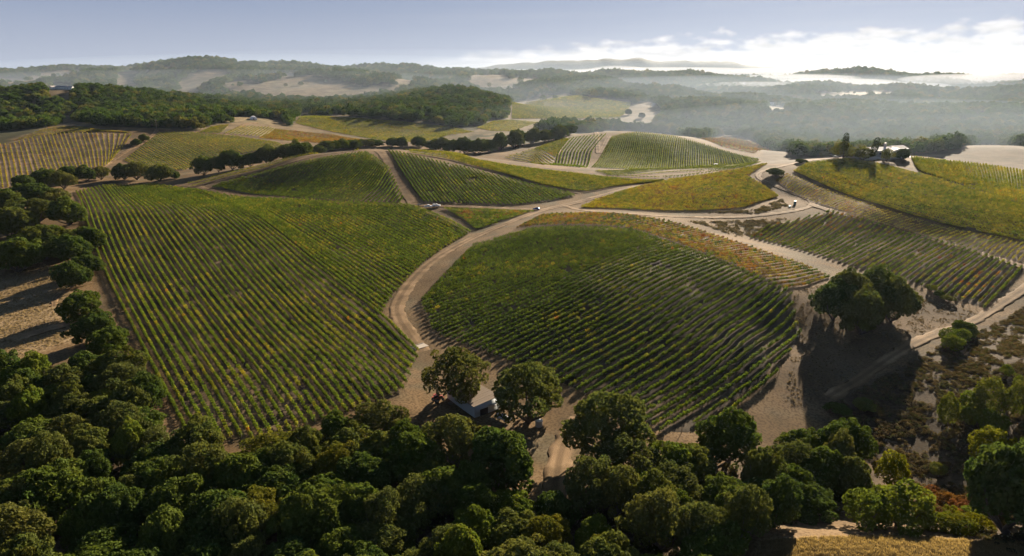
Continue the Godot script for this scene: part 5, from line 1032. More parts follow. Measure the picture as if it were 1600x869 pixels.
func copies_of(m: Mesh, places: Array, tints: Array, material: Material, called: String, parent: Node) -> MultiMeshInstance3D:
	var mm := MultiMesh.new()
	mm.transform_format = MultiMesh.TRANSFORM_3D
	mm.use_colors = true
	mm.mesh = m
	mm.instance_count = places.size()
	for i in places.size():
		mm.set_instance_transform(i, places[i])
		mm.set_instance_color(i, tints[i])
	var o := MultiMeshInstance3D.new()
	o.name = called
	o.multimesh = mm
	o.material_override = material
	o.set_meta("kind", "stuff")
	parent.add_child(o, true)
	return o

const EDGE_ROWS := {
	"A": ["outermost vine row of the big left vineyard, beside the oaks along its left edge", "shortest vine row of the big left vineyard, at its right tip by the mottled wedge"],
	"B": ["shortest vine row at the top left corner of the rounded slope, along the main road", "lowest vine row of the rounded slope, at its lower right corner above the wood"],
	"C": ["first orange vine row of the autumn strip, at the fork of the dirt roads", "last orange vine row of the autumn strip, next to the big oak clump"],
	"D": ["short green vine row at the left end of the block above the right dirt road", "vine row running right along the right dirt road"],
	"J": ["vine row on the middle hill running along the bare dirt lane", "shortest vine row of the middle hill, at the fork near the blue car"],
}

func build_vineyards() -> void:
	var g := Color(0.110, 0.146, 0.022)
	var dg := Color(0.076, 0.112, 0.022)
	var yg := Color(0.190, 0.190, 0.030)
	var ye := Color(0.29, 0.235, 0.032)
	var og := Color(0.31, 0.155, 0.030)
	var rd := Color(0.190, 0.055, 0.022)
	var br := Color(0.180, 0.120, 0.045)
	var pals := {
		"green": [[0.40, dg], [0.40, g], [0.17, yg], [0.027, ye], [0.003, og]],
		"greener": [[0.45, dg], [0.40, g], [0.13, yg], [0.017, ye], [0.003, og]],
		"left": [[0.22, dg], [0.44, g], [0.29, yg], [0.044, ye], [0.006, og]],
		"orange": [[0.16, dg], [0.18, g], [0.14, br], [0.22, ye], [0.26, og], [0.04, rd]],
		"mixed": [[0.30, dg], [0.30, g], [0.17, yg], [0.13, br], [0.08, og], [0.02, rd]],
		"yellow": [[0.26, g], [0.48, yg], [0.24, ye], [0.02, og]],
		"gold": [[0.12, g], [0.30, yg], [0.30, ye], [0.18, br], [0.10, og]],
		"pale": [[0.35, Color(0.10, 0.13, 0.035)], [0.45, Color(0.14, 0.16, 0.04)], [0.20, yg]],
		"rust": [[0.50, br], [0.14, og], [0.06, rd], [0.30, yg]],
	}
	var post := CylinderMesh.new()
	post.top_radius = 0.07
	post.bottom_radius = 0.09
	post.height = 1.9
	post.radial_segments = 6
	post.rings = 1
	var full := []
	var thin := []
	var far_m := []
	for i in 5:
		full.append(vine_mesh(1.9, 62, 0.25, 0.0))
		thin.append(vine_mesh(1.9, 28, 0.22, 0.7))
		far_m.append(vine_mesh(3.2, 34, 0.38, 0.1))
	for key in BLOCKS:
		var b: Dictionary = BLOCKS[key]
		var look: Array = LOOKS[key]
		var pal: Array = pals[look[0]]
		var single: bool = look[1] != ""
		var near: bool = look[4] > 0
		var step := 1.75 if near else 3.0
		var meshes: Array = (thin if look[4] == 2 else full) if near else far_m
		var lines := []
		var guides: Array = b.guides
		for k in guides.size() - 1:
			var n: int = b.rows[k]
			for r in n + (1 if k == guides.size() - 2 else 0):
				var line := PackedVector2Array()
				for q in guides[k].size():
					line.append(guides[k][q].lerp(guides[k + 1][q], float(r) / n))
				lines.append(line)
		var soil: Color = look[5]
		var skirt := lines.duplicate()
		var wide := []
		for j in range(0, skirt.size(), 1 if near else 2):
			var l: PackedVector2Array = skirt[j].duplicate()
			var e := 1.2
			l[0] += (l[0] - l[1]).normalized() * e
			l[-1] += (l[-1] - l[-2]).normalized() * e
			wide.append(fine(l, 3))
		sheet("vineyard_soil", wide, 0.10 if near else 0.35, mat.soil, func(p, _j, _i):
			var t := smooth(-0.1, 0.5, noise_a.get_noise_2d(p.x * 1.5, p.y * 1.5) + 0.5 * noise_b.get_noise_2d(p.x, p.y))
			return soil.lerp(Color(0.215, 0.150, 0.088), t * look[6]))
		if single:
			for j in lines.size():
				var ts := []
				var cs := []
				row_places(fine(lines[j], 2), step, look[7], pal, look[8], ts, cs)
				if ts.size() < 2:
					continue
				var says: String = look[1]
				if j == 0:
					says = EDGE_ROWS[key][0]
				elif j == lines.size() - 1:
					says = EDGE_ROWS[key][1]
				var o := thing("vine_row", says, "vine row", Vector3.ZERO, 0.0, look[2])
				var origin: Vector3 = ts[0].origin
				o.position = origin
				for q in ts.size():
					ts[q].origin -= origin
				copies_of(meshes[j % 5], ts, cs, mat.vine, "vines", o)
				for e in [lines[j][0], lines[j][-1]]:
					part("end_post", post, mat.wood, o, at(e.x, e.y, 0.85) - origin)
		else:
			var ts := [[], [], [], [], []]
			var cs := [[], [], [], [], []]
			for j in lines.size():
				row_places(fine(lines[j], 2), step, look[7], pal, look[8], ts[j % 5], cs[j % 5])
			var o := thing("vines", look[3], "vines", Vector3.ZERO)
			o.set_meta("kind", "stuff")
			for q in 5:
				if ts[q].size():
					copies_of(meshes[q], ts[q], cs[q], mat.vine, "foliage", o)

func fine(l: PackedVector2Array, k: int) -> PackedVector2Array:
	var out := PackedVector2Array()
	for i in l.size() - 1:
		for q in k:
			var t := float(q) / k
			var p0 := l[maxi(i - 1, 0)]
			var p3 := l[mini(i + 2, l.size() - 1)]
			out.append(l[i].cubic_interpolate(l[i + 1], p0, p3, t))
	out.append(l[-1])
	return out

# ------------------------------------------------------------------ trees
func crown_mesh(r: float, lo: float, hi: float, lobes: int, share: float, leaves: int, size: float, flat: float, taper := 0.0) -> ArrayMesh:
	# many sprays of leaves on the skin of overlapping lobes, lumpy and with gaps
	var v := PackedVector3Array()
	var n := PackedVector3Array()
	var c := PackedColorArray()
	var ix := PackedInt32Array()
	var mid := Vector3(0, (lo + hi) * 0.5, 0)
	var half := (hi - lo) * 0.5
	var cs := []
	var weight := 0.0
	var swing := rng.randf() * TAU
	var swing3 := rng.randf() * TAU
	for i in lobes:
		var y := 1.0 - 1.75 * (i + 0.5) / lobes
		var a := i * 2.39996 + rng.randf_range(-0.5, 0.5)
		var q := sqrt(maxf(0.0, 1.0 - y * y * (1.0 if y > 0.0 else 0.35)))
		var lr := r * share * rng.randf_range(0.6, 1.4)
		var wide := (r - lr) * rng.randf_range(0.62, 1.15) * (1.0 - taper * (y * 0.5 + 0.5)) * (1.0 + 0.20 * cos(2.0 * a + swing) + 0.16 * cos(3.0 * a + swing3))
		var pos := mid + Vector3(cos(a) * q * wide, y * maxf(half - lr * 0.8, 0.0) * rng.randf_range(0.80, 1.12) * (1.0 + 0.18 * cos(a + swing3) * signf(y)), sin(a) * q * wide)
		var tone := rng.randf_range(0.80, 1.2)
		cs.append([pos, lr, tone, rng.randf_range(0.85, 1.15)])
		weight += lr * lr
	var nz := FastNoiseLite.new()
	nz.seed = rng.randi() % 10000
	nz.frequency = 0.55 / maxf(size * 3.0, 0.5)
	var made := 0
	var tries := 0
	while made < leaves and tries < leaves * 6:
		tries += 1
		var t := rng.randf() * weight
		var l: Array = cs[0]
		for q in cs:
			t -= q[1] * q[1]
			if t <= 0.0:
				l = q
				break
		var y := rng.randf_range(-0.75, 1.0)
		var a := rng.randf() * TAU
		var s := sqrt(1.0 - y * y)
		var d := Vector3(cos(a) * s, y, sin(a) * s)
		var bump := nz.get_noise_3dv(l[0] + d * l[1])
		if bump < -0.36 and rng.randf() < 0.75:
			continue
		var p: Vector3 = l[0] + Vector3(d.x, d.y * flat, d.z) * l[1] * (0.86 + 0.42 * bump + 0.12 * rng.randf())
		if p.y < lo * 0.75:
			continue
		var buried := false
		for q in cs:
			if q[0] != l[0] and p.distance_squared_to(q[0]) < q[1] * q[1] * 0.42:
				buried = true
				break
		if buried:
			continue
		var f := d * 0.45 + Vector3(rng.randf_range(-1, 1), rng.randf_range(-0.7, 0.9), rng.randf_range(-1, 1))
		var k: float = l[2] * rng.randf_range(0.72, 1.28)
		var warm: float = l[3]
		leaf_quad(v, n, c, ix, p, f, d, size * rng.randf_range(0.6, 1.25), Color(k * warm, k, k * (2.0 - warm) * rng.randf_range(0.8, 1.2)))
		made += 1
	return raw_mesh(v, n, ix, PackedVector2Array(), PackedVector2Array(), c)

func tube(v: PackedVector3Array, n: PackedVector3Array, ix: PackedInt32Array, pts: Array, radii: Array, sides := 6) -> void:
	var k0 := v.size()
	for i in pts.size():
		var t: Vector3 = (pts[mini(i + 1, pts.size() - 1)] - pts[maxi(i - 1, 0)]).normalized()
		var a := t.cross(Vector3(0.13, 0.2, 0.97)).normalized()
		var b := t.cross(a)
		for q in sides:
			var d := a * cos(q * TAU / sides) + b * sin(q * TAU / sides)
			v.append(pts[i] + d * radii[i])
			n.append(d)
	for i in pts.size() - 1:
		for q in sides:
			var a0 := k0 + i * sides + q
			var b0 := k0 + i * sides + (q + 1) % sides
			ix.append_array([a0, a0 + sides, b0, b0, a0 + sides, b0 + sides])

func trunk_of(r: float, lo: float, hi: float, limbs: int) -> ArrayMesh:
	var v := PackedVector3Array()
	var n := PackedVector3Array()
	var ix := PackedInt32Array()
	var lean := Vector3(rng.randf_range(-0.5, 0.5), 0, rng.randf_range(-0.5, 0.5))
	var fork := Vector3(0, lo * 0.85, 0) + lean
	var th := r * 0.065
	tube(v, n, ix, [Vector3(0, -0.5, 0), Vector3(0, 0.3, 0), fork * 0.5, fork], [th * 1.5, th * 1.15, th, th * 0.9])
	for i in limbs:
		var a := TAU * i / limbs + rng.randf_range(-0.4, 0.4)
		var d := Vector3(cos(a), 0, sin(a))
		var up := (hi - lo)
		var e := fork + d * r * rng.randf_range(0.45, 0.7) + Vector3(0, up * rng.randf_range(0.35, 0.7), 0)
		var m := fork.lerp(e, 0.5) + d * r * 0.1 - Vector3(0, up * 0.06, 0)
		tube(v, n, ix, [fork - Vector3(0, 0.3, 0), m, e], [th * 0.65, th * 0.4, th * 0.1], 5)
	return raw_mesh(v, n, ix)

const KIND := {
	# radius, crown foot, top, lobes, lobe share, leaves, leaf size, flatness, taper, limbs, variants
	"live": [7.0, 0.3, 11.0, 46, 0.25, 9500, 0.38, 0.9, 0.0, 5, 6],
	"valley": [7.5, 0.9, 12.0, 56, 0.20, 8000, 0.34, 0.85, 0.0, 7, 4],
	"olive": [5.0, 1.0, 6.0, 12, 0.38, 2600, 0.30, 0.9, 0.0, 4, 1],
	"yellow": [5.0, 0.8, 9.0, 16, 0.34, 3000, 0.32, 1.0, 0.2, 5, 2],
	"bush": [4.0, 0.2, 5.5, 11, 0.42, 2200, 0.27, 0.9, 0.1, 3, 2],
	"column": [4.0, 0.3, 10.0, 15, 0.50, 3200, 0.28, 1.0, 0.1, 3, 2],
	"cypress": [2.2, 0.3, 12.0, 14, 0.55, 1800, 0.25, 1.2, 0.75, 0, 1],
	"tuft": [3.0, 0.05, 2.4, 12, 0.36, 1300, 0.22, 0.8, 0.0, 0, 2],
}

func build_crowns() -> void:
	for k in KIND:
		var d: Array = KIND[k]
		crown[k] = []
		trunk_mesh[k] = []
		for i in d[10]:
			crown[k].append(crown_mesh(d[0], d[1], d[2], d[3], d[4], d[5], d[6], d[7], d[8]))
			trunk_mesh[k].append(trunk_of(d[0], maxf(d[1], 0.6), d[2], d[9]))
	var tones := {
		"live": [Color(0.080, 0.108, 0.022), Color(0.094, 0.120, 0.026), Color(0.068, 0.096, 0.024), Color(0.106, 0.118, 0.030)],
		"valley": [Color(0.108, 0.120, 0.034), Color(0.122, 0.124, 0.036), Color(0.094, 0.106, 0.034)],
		"olive": [Color(0.13, 0.14, 0.04)],
		"yellow": [Color(0.170, 0.165, 0.016), Color(0.145, 0.150, 0.020)],
		"bush": [Color(0.135, 0.160, 0.026), Color(0.115, 0.145, 0.024)],
		"column": [Color(0.125, 0.135, 0.024)],
		"cypress": [Color(0.030, 0.042, 0.016)],
		"golden": [Color(0.135, 0.130, 0.022)],
		"red": [Color(0.17, 0.070, 0.032)],
		"rust": [Color(0.21, 0.105, 0.032)],
		"brown": [Color(0.13, 0.075, 0.035)],
	}
	for t in tones:
		leaf_mats[t] = []
		for c in tones[t]:
			leaf_mats[t].append(leaf_material("leaves " + t, c, 0.85))

func plant(called: String, kind: String, tone: String, p: Vector2, tall: float, wide: float, label: String, category: String, group := "") -> Node3D:
	var d: Array = KIND[kind]
	var i: int = rng.randi() % int(d[10])
	var o := thing(called, label, category, at(p.x, p.y, -0.1), rng.randf() * TAU, group)
	var odd := rng.randf_range(0.86, 1.16)
	var s := Vector3(wide / (2.0 * d[0]) * odd, tall / d[2], wide / (2.0 * d[0]) / odd)
	var t := part("trunk", trunk_mesh[kind][i], mat.bark, o)
	t.scale = s
	var ms: Array = leaf_mats[tone]
	var c := part("crown", crown[kind][i], ms[rng.randi() % ms.size()], o)
	c.scale = s
	c.rotation = Vector3(rng.randf_range(-0.10, 0.10), 0, rng.randf_range(-0.10, 0.10))
	c.set_meta("kind", "stuff")
	return o

func build_trees() -> void:
	rng.seed = 77
	var used := []
	for s in SINGLES:
		var tone: String = s[4]
		if s[4] == "tuft":
			tone = "bush"
		plant(s[6], s[4], tone, s[0], s[1], s[2], s[5], s[6] if s[6] != "tree" else "tree")
		used.append([s[0], s[2] * 0.5])
	for s in BUSHES:
		var tone: String = s[3]
		var words := {"red": "reddish brown", "rust": "orange brown", "brown": "brown", "yellow": "yellow green", "bush": "fresh green"}
		plant("bush", "tuft" if s[1] < 3.6 else "bush", tone, s[0], s[1], s[2], words[tone] + " bush in the colourful thicket beside the lower right grass field", "bush", words[tone] + " bushes of the thicket by the grass field")
	for s in ROW_MID:
		var olive := rng.randf() < 0.3
		plant("oak", "valley" if olive else "live", "valley" if olive else "live", s[0] + Vector2(rng.randf_range(-4, 4), rng.randf_range(-5, 5)), s[1] * rng.randf_range(0.8, 1.15), s[2] * rng.randf_range(0.8, 1.35), ("olive tinted oak" if olive else "dark green oak") + " in the tree belt behind the middle vine hill", "oak", ("olive tinted" if olive else "dark green") + " oaks of the belt behind the middle vine hill")
	for s in ROW_MID:
		if rng.randf() < 0.75:
			var back: Vector2 = s[0] + Vector2(rng.randf_range(-9, 9), rng.randf_range(5, 16))
			plant("oak", "live", "live", back, s[1] * rng.randf_range(0.7, 1.15), s[2] * rng.randf_range(0.7, 1.2), "rear oak half hidden in the tree belt behind the middle vine hill", "oak", "rear oaks of the belt behind the middle vine hill")
	for s in ROW_RIGHT:
		plant("oak", "live", "live", s[0], s[1], s[2], "hazy oak on the wood edge behind the round green vine hill", "oak", "hazy oaks on the wood edge behind the round vine hill")
	# the near wood along the foot of the picture
	var w := poly(WOOD)
	var x := -200.0
	while x < 190.0:
		var z := 88.0
		while z < 260.0:
			var p := Vector2(x + rng.randf_range(-3.6, 3.6), z + rng.randf_range(-3.6, 3.6))
			var tall := rng.randf_range(7.5, 14.5)
			var wide := rng.randf_range(9.5, 17.5)
			z += 9.6
			if absf(p.x) > p.y * 0.80 + 6.0 or not Geometry2D.is_point_in_polygon(p, w.pts):
				continue
			var clash := false
			for u in used:
				if p.distance_to(u[0]) < u[1] * 0.8 + 3.0:
					clash = true
			if clash:
				continue
			var r := rng.randf()
			var spot := "at the left frame edge" if p.x < -75.0 else ("below the big left vineyard" if p.x < -18.0 else ("below the shed and its yard" if p.x < 22.0 else ("below the rounded vine slope" if p.x < 62.0 else "beside the brown brush slope")))
			spot += ", lowest down" if p.y < 135.0 else (", by the fields" if p.y > 172.0 else "")
			var hue := noise_a.get_noise_2d(p.x * 2.0, p.y * 2.0)
			if r < 0.03:
				plant("oak", "valley", "golden", p, tall, wide, "yellowing oak in the wood " + spot, "oak", "yellowing oaks in the wood " + spot)
			elif r < 0.30 + hue * 0.6:
				plant("oak", "valley", "valley", p, tall, wide, "olive green airy oak in the wood " + spot, "oak", "olive green oaks in the wood " + spot)
			elif r < 0.40:
				plant("oak", "live", "bush", p, tall * 0.9, wide * 0.8, "bright green leafy oak in the wood " + spot, "oak", "bright green oaks in the wood " + spot)
			else:
				plant("oak", "live", "live", p, tall, wide, "dark green dense oak in the wood " + spot, "oak", "dark green oaks in the wood " + spot)
		x += 9.6

func build_woodland() -> void:
	rng.seed = 99
	var shapes := []
	for i in 5:
		shapes.append(crown_mesh(6.0, 0.5, 10.0, 14, 0.40, 420, 0.85, 0.9))
	var sets := {}
	var g := [Color(0.052, 0.086, 0.018), Color(0.066, 0.102, 0.022), Color(0.090, 0.110, 0.028), Color(0.140, 0.132, 0.030)]
	var z := 690.0
	while z < 4300.0:
		var s := 8.4 + maxf(0.0, z - 1300.0) * 0.0035
		var lim := z * 0.80 + 80.0
		var x := -lim
		while x < lim:
			var p := Vector2(x + rng.randf_range(-0.5, 0.5) * s, z + rng.randf_range(-0.5, 0.5) * s)
			x += s
			if p.y < 1000.0:
				if p.x >= 200.0 and p.y < 765.0:
					continue
				if p.x < 200.0 and not (p.y > 965.0 and p.x < -160.0):
					continue
			elif p.y < 1180.0 and p.x > -320.0 and p.x < 160.0:
				continue
			if inside(p, clear_polys):
				if p.y < 1900.0 or rng.randf() < 0.985:
					continue
			var gap := noise_a.get_noise_2d(p.x * 0.7, p.y * 0.7) + 0.4 * noise_c.get_noise_2d(p.x, p.y)
			if gap + (0.10 if p.y > 1750.0 else 0.0) > 0.36 and p.y > 1000.0:
				continue
			var k := "far"
			if p.y < 1950.0:
				k = "left" if p.x < -180.0 else ("middle" if p.x < 130.0 else "right")
			if not sets.has(k):
				sets[k] = [[[], [], [], [], []], [[], [], [], [], []]]
			var q := rng.randi() % 5
			var size := rng.randf_range(0.6, 1.5) * (1.0 + maxf(0.0, s - 8.4) * 0.06)
			var b := Basis(Vector3.UP, rng.randf() * TAU).scaled_local(Vector3(size, size * rng.randf_range(0.8, 1.25), size))
			sets[k][0][q].append(Transform3D(b, at(p.x, p.y, -0.3)))
			var hue := clampf(0.35 + 0.7 * noise_a.get_noise_2d(p.x * 0.5 + 900.0, p.y * 0.5) + rng.randf_range(-0.3, 0.35), 0.0, 0.999)
			sets[k][1][q].append(g[int(hue * 4.0)] * rng.randf_range(0.8, 1.2))
		z += s * 0.9
	var labels := {"left": "oak wood over the low hills behind the left vineyards", "middle": "wooded round hill rising behind the ridge vineyard", "right": "hazy oak wood filling the valley behind the hilltop house", "far": "blue hazy woods on the distant ridges below the fog"}
	for k in sets:
		var o := thing("woodland", labels[k], "woodland", Vector3.ZERO)
		o.set_meta("kind", "stuff")
		for q in 5:
			copies_of(shapes[q], sets[k][0][q], sets[k][1][q], mat.leaf, "trees", o)

# ------------------------------------------------------------------ low growth
func build_ground_cover() -> void:
	rng.seed = 123
	var tuft := []
	for i in 3:
		tuft.append(crown_mesh(1.0, 0.02, 0.95, 7, 0.42, 70, 0.20, 0.8))
	var blade := []
	for i in 2:
		var v := PackedVector3Array()
		var n := PackedVector3Array()
		var c := PackedColorArray()
		var ix := PackedInt32Array()
		for q in 22:
			var a := rng.randf() * TAU
			var r := rng.randf() * 0.5
			var p := Vector3(cos(a) * r, 0, sin(a) * r)
			var tip := p + Vector3(rng.randf_range(-0.25, 0.25), rng.randf_range(0.25, 0.5), rng.randf_range(-0.25, 0.25))
			var w := Vector3(-sin(a), 0, cos(a)) * 0.05
			var k := v.size()
			v.append_array([p - w, p + w, tip])
			var s := rng.randf_range(0.75, 1.25)
			for e in 3:
				n.append(Vector3(cos(a) * 0.4, 0.9, sin(a) * 0.4).normalized())
				c.append(Color(s, s, s))
			ix.append_array([k, k + 1, k + 2])
		blade.append(raw_mesh(v, n, ix, PackedVector2Array(), PackedVector2Array(), c))
	scatter("dry_brush", "brown dry brush covering the lower right slope", "brush", zone.brush, tuft, 2.0, 7000, [Color(0.115, 0.082, 0.046), Color(0.095, 0.075, 0.042), Color(0.140, 0.100, 0.056), Color(0.10, 0.095, 0.042)], 0.35, 0.85, true)
	scatter("dry_grass", "straw coloured dry grass in the lower right field", "grass", zone.grassfield, blade, 1.0, 9000, [Color(0.36, 0.25, 0.12), Color(0.30, 0.21, 0.11)], 0.8, 1.5, false)
	scatter("dry_grass", "dry grass and weeds round the big oak clump", "grass", zone.oakfield, blade, 2.0, 2600, [Color(0.22, 0.155, 0.095), Color(0.17, 0.125, 0.080), Color(0.26, 0.19, 0.12)], 0.5, 1.1, true)
	scatter("dry_grass", "mown stubble of the tan field on the left", "grass", zone.tanfield, blade, 1.0, 6000, [Color(0.38, 0.28, 0.16), Color(0.33, 0.24, 0.14)], 0.6, 1.2, false)
	scatter("dry_brush", "grey brown brush on the bank below the looping dirt road", "brush", zone.bank, tuft, 2.0, 900, [Color(0.16, 0.125, 0.075), Color(0.13, 0.11, 0.065), Color(0.19, 0.14, 0.085)], 0.35, 0.85, true)
	scatter("dry_brush", "grey brown brush on the bank under the golden vine hill", "brush", zone.bank_upper, tuft, 2.0, 700, [Color(0.16, 0.125, 0.075), Color(0.13, 0.11, 0.065), Color(0.19, 0.14, 0.085)], 0.35, 0.85, true)
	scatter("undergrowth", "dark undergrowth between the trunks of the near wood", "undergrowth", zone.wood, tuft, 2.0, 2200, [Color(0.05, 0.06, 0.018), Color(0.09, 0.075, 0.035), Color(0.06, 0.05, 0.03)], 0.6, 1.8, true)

func scatter(called: String, label: String, category: String, where: Array, shapes: Array, _r: float, count: int, tints: Array, s0: float, s1: float, clumped: bool) -> void:
	var ts := []
	var cs := []
	for i in shapes.size():
		ts.append([])
		cs.append([])
	var box: Rect2 = where[0].box
	var made := 0
	var tries := 0
	while made < count and tries < count * 8:
		tries += 1
		var p := Vector2(rng.randf_range(box.position.x, box.end.x), rng.randf_range(box.position.y, box.end.y))
		if p.y < 84.0 or absf(p.x) > p.y * 0.82 + 8.0 or not inside(p, where):
			continue
		if clumped and noise_b.get_noise_2d(p.x, p.y) + rng.randf_range(-0.3, 0.3) < -0.05:
			continue
		if near_road(p):
			continue
		var q := made % shapes.size()
		var s := rng.randf_range(s0, s1)
		ts[q].append(Transform3D(Basis(Vector3.UP, rng.randf() * TAU).scaled_local(Vector3(s, s * rng.randf_range(0.7, 1.2), s)), at(p.x, p.y)))
		cs[q].append(tints[rng.randi() % tints.size()] * rng.randf_range(0.8, 1.2))
		made += 1
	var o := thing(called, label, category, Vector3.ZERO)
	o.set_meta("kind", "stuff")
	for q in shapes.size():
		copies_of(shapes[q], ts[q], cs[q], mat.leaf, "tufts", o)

func near_road(p: Vector2) -> bool:
	for k in ["right", "yard", "lefttrack", "leftpath"]:
		var l: PackedVector2Array = ROADS[k][1]
		for i in l.size() - 1:
			if Geometry2D.get_closest_point_to_segment(p, l[i], l[i + 1]).distance_to(p) < ROADS[k][0] * 0.5:
				return true
	return false

# ------------------------------------------------------------------ built things
func boxm(x: float, y: float, z: float) -> BoxMesh:
	var b := BoxMesh.new()
	b.size = Vector3(x, y, z)
	return b

func prism(x: float, y: float, z: float) -> PrismMesh:
	var b := PrismMesh.new()
	b.size = Vector3(x, y, z)
	return b

func cyl(r0: float, r1: float, h: float, sides := 12) -> CylinderMesh:
	var c := CylinderMesh.new()
	c.top_radius = r1
	c.bottom_radius = r0
	c.height = h
	c.radial_segments = sides
	c.rings = 1
	return c

func extrude(side: PackedVector2Array, wide: float, inset := 0.0) -> ArrayMesh:
	# a side outline (x along, y up) given a width; the upper points drawn in by inset
	var st := SurfaceTool.new()
	st.begin(Mesh.PRIMITIVE_TRIANGLES)
	var top := -1e9
	var low := 1e9
	for p in side:
		top = maxf(top, p.y)
		low = minf(low, p.y)
	var l := []
	var r := []
	for p in side:
		var w := wide * 0.5 - inset * (p.y - low) / maxf(top - low, 0.01)
		l.append(Vector3(p.x, p.y, -w))
		r.append(Vector3(p.x, p.y, w))
	var t := Geometry2D.triangulate_polygon(side)
	for i in range(0, t.size(), 3):
		for k in [0, 1, 2]:
			st.add_vertex(l[t[i + k]])
		for k in [0, 2, 1]:
			st.add_vertex(r[t[i + k]])
	for i in side.size():
		var j := (i + 1) % side.size()
		for v in [l[i], r[i], l[j], l[j], r[i], r[j]]:
			st.add_vertex(v)
	st.set_smooth_group(-1)
	st.generate_normals()
	return st.commit()

func yaw_of(a: Vector2, b: Vector2) -> float:
	var d := b - a
	return atan2(d.y, d.x)

func wheels(o: Node3D, xs: Array, half: float, r: float, w := 0.24) -> void:
	for x in xs:
		for s in [-1.0, 1.0]:
			var t := part("wheel", cyl(r, r, w, 14), mat.rubber, o, Vector3(x, r, s * half))
			t.rotation.x = PI / 2
			part("rim", cyl(r * 0.55, r * 0.55, w + 0.03, 10), mat.slate, t)

func car(called: String, label: String, category: String, p: Vector2, yaw: float, paint: Material, pickup: bool) -> Node3D:
	var o := thing(called, label, category, at(p.x, p.y, 0.22), yaw)
	var body: PackedVector2Array
	var cab: PackedVector2Array
	if pickup:
		body = PackedVector2Array([Vector2(-2.8, 0.5), Vector2(2.8, 0.5), Vector2(2.85, 0.8), Vector2(2.7, 1.12), Vector2(1.3, 1.2), Vector2(-2.8, 1.2)])
		cab = PackedVector2Array([Vector2(-0.75, 1.2), Vector2(1.35, 1.2), Vector2(0.65, 1.85), Vector2(-0.6, 1.88)])
	else:
		body = PackedVector2Array([Vector2(-2.3, 0.35), Vector2(2.3, 0.35), Vector2(2.35, 0.65), Vector2(2.1, 0.92), Vector2(1.0, 1.05), Vector2(-2.25, 1.08), Vector2(-2.35, 0.7)])
		cab = PackedVector2Array([Vector2(-2.2, 1.06), Vector2(1.05, 1.03), Vector2(0.25, 1.62), Vector2(-1.75, 1.66)])
	part("body", extrude(body, 1.9, 0.06), paint, o)
	part("cabin", extrude(cab, 1.78, 0.22), paint, o)
	var gl := PackedVector2Array()
	var m := Vector2.ZERO
	for q in cab:
		m += q / cab.size()
	for q in cab:
		gl.append(m + (q - m) * Vector2(0.84, 0.72))
	part("side_window", extrude(gl, 1.80, 0.18), mat.glass, o)
	var wind := part("windscreen", boxm(0.03, 0.55, 1.3), mat.glass, o, Vector3((cab[1].x + cab[2].x) * 0.5 + 0.03, (cab[1].y + cab[2].y) * 0.5, 0))
	wind.rotation.z = atan2(cab[1].x - cab[2].x, cab[2].y - cab[1].y)
	for s in [-1.0, 1.0]:
		part("headlight", boxm(0.06, 0.16, 0.34), mat.white, o, Vector3(body[2].x - 0.02, body[2].y + 0.08, s * 0.66))
	if pickup:
		part("bed", boxm(1.85, 0.05, 1.55), mat.dark, o, Vector3(-1.8, 1.225, 0))
	wheels(o, [-1.5, 1.5], 0.86, 0.36)
	return o

func build_vehicles() -> void:
	car("parked_car", "blue car stopped on the dirt road at the fork between the vineyards", "car", PLACES.bluecar, 2.6, mat.blue, false)
	car("pickup_truck", "white pickup parked beside the track, left one of the two", "truck", PLACES.truck_a, 0.15, mat.white, true)
	car("pickup_truck", "white pickup parked beside the track, right one with a load of bins", "truck", PLACES.truck_b, 0.05, mat.white, true)
	var bin := thing("picking_bin", "pale picking bins on the bed of the right white pickup", "bin", at(PLACES.truck_b.x, PLACES.truck_b.y, 0.22) + Vector3(-1.75, 1.26, 0))
	part("shell", boxm(1.5, 0.55, 1.3), mat.pale_roof, bin, Vector3(0, 0.275, 0))
	part("rim", boxm(1.56, 0.08, 1.36), mat.white, bin, Vector3(0, 0.56, 0))
	var q := thing("farm_trailer", "small dark trailer by the track left of the white pickups", "trailer", at(PLACES.quad.x, PLACES.quad.y, 0.2), 0.2)
	part("bed", boxm(2.4, 0.5, 1.4), mat.dark, q, Vector3(0, 0.75, 0))
	part("drawbar", boxm(1.2, 0.1, 0.12), mat.dark, q, Vector3(1.7, 0.5, 0))
	wheels(q, [0.0], 0.8, 0.34)
	car("pickup_truck", "pale grey pickup half hidden under the oaks behind the shed", "truck", PLACES.pickup, 2.4, mat.metal_wall, true)
	# red tractor
	var t := thing("tractor", "red tractor in the shade at the corner of the left vineyard", "tractor", at(PLACES.tractor.x, PLACES.tractor.y, 0.1), 0.7)
	part("bonnet", extrude(PackedVector2Array([Vector2(0.2, 0.8), Vector2(2.1, 0.8), Vector2(2.15, 1.3), Vector2(1.9, 1.55), Vector2(0.2, 1.65)]), 0.9, 0.1), mat.red, t)
	part("chassis", boxm(3.4, 0.4, 0.6), mat.dark, t, Vector3(0.3, 0.75, 0))
	part("cab_glass", extrude(PackedVector2Array([Vector2(-1.2, 1.2), Vector2(0.25, 1.2), Vector2(0.1, 2.45), Vector2(-1.1, 2.45)]), 1.3, 0.1), mat.glass, t)
	part("cab_roof", boxm(1.6, 0.14, 1.5), mat.red, t, Vector3(-0.5, 2.52, 0))
	for s in [-1.0, 1.0]:
		part("mudguard", boxm(1.3, 0.1, 0.5), mat.red, t, Vector3(-0.9, 1.65, s * 0.85))
	wheels(t, [-0.9], 0.9, 0.78, 0.46)
	wheels(t, [1.6], 0.75, 0.46, 0.32)
	part("exhaust", cyl(0.05, 0.05, 1.0, 8), mat.dark, t, Vector3(1.3, 2.0, 0.25))

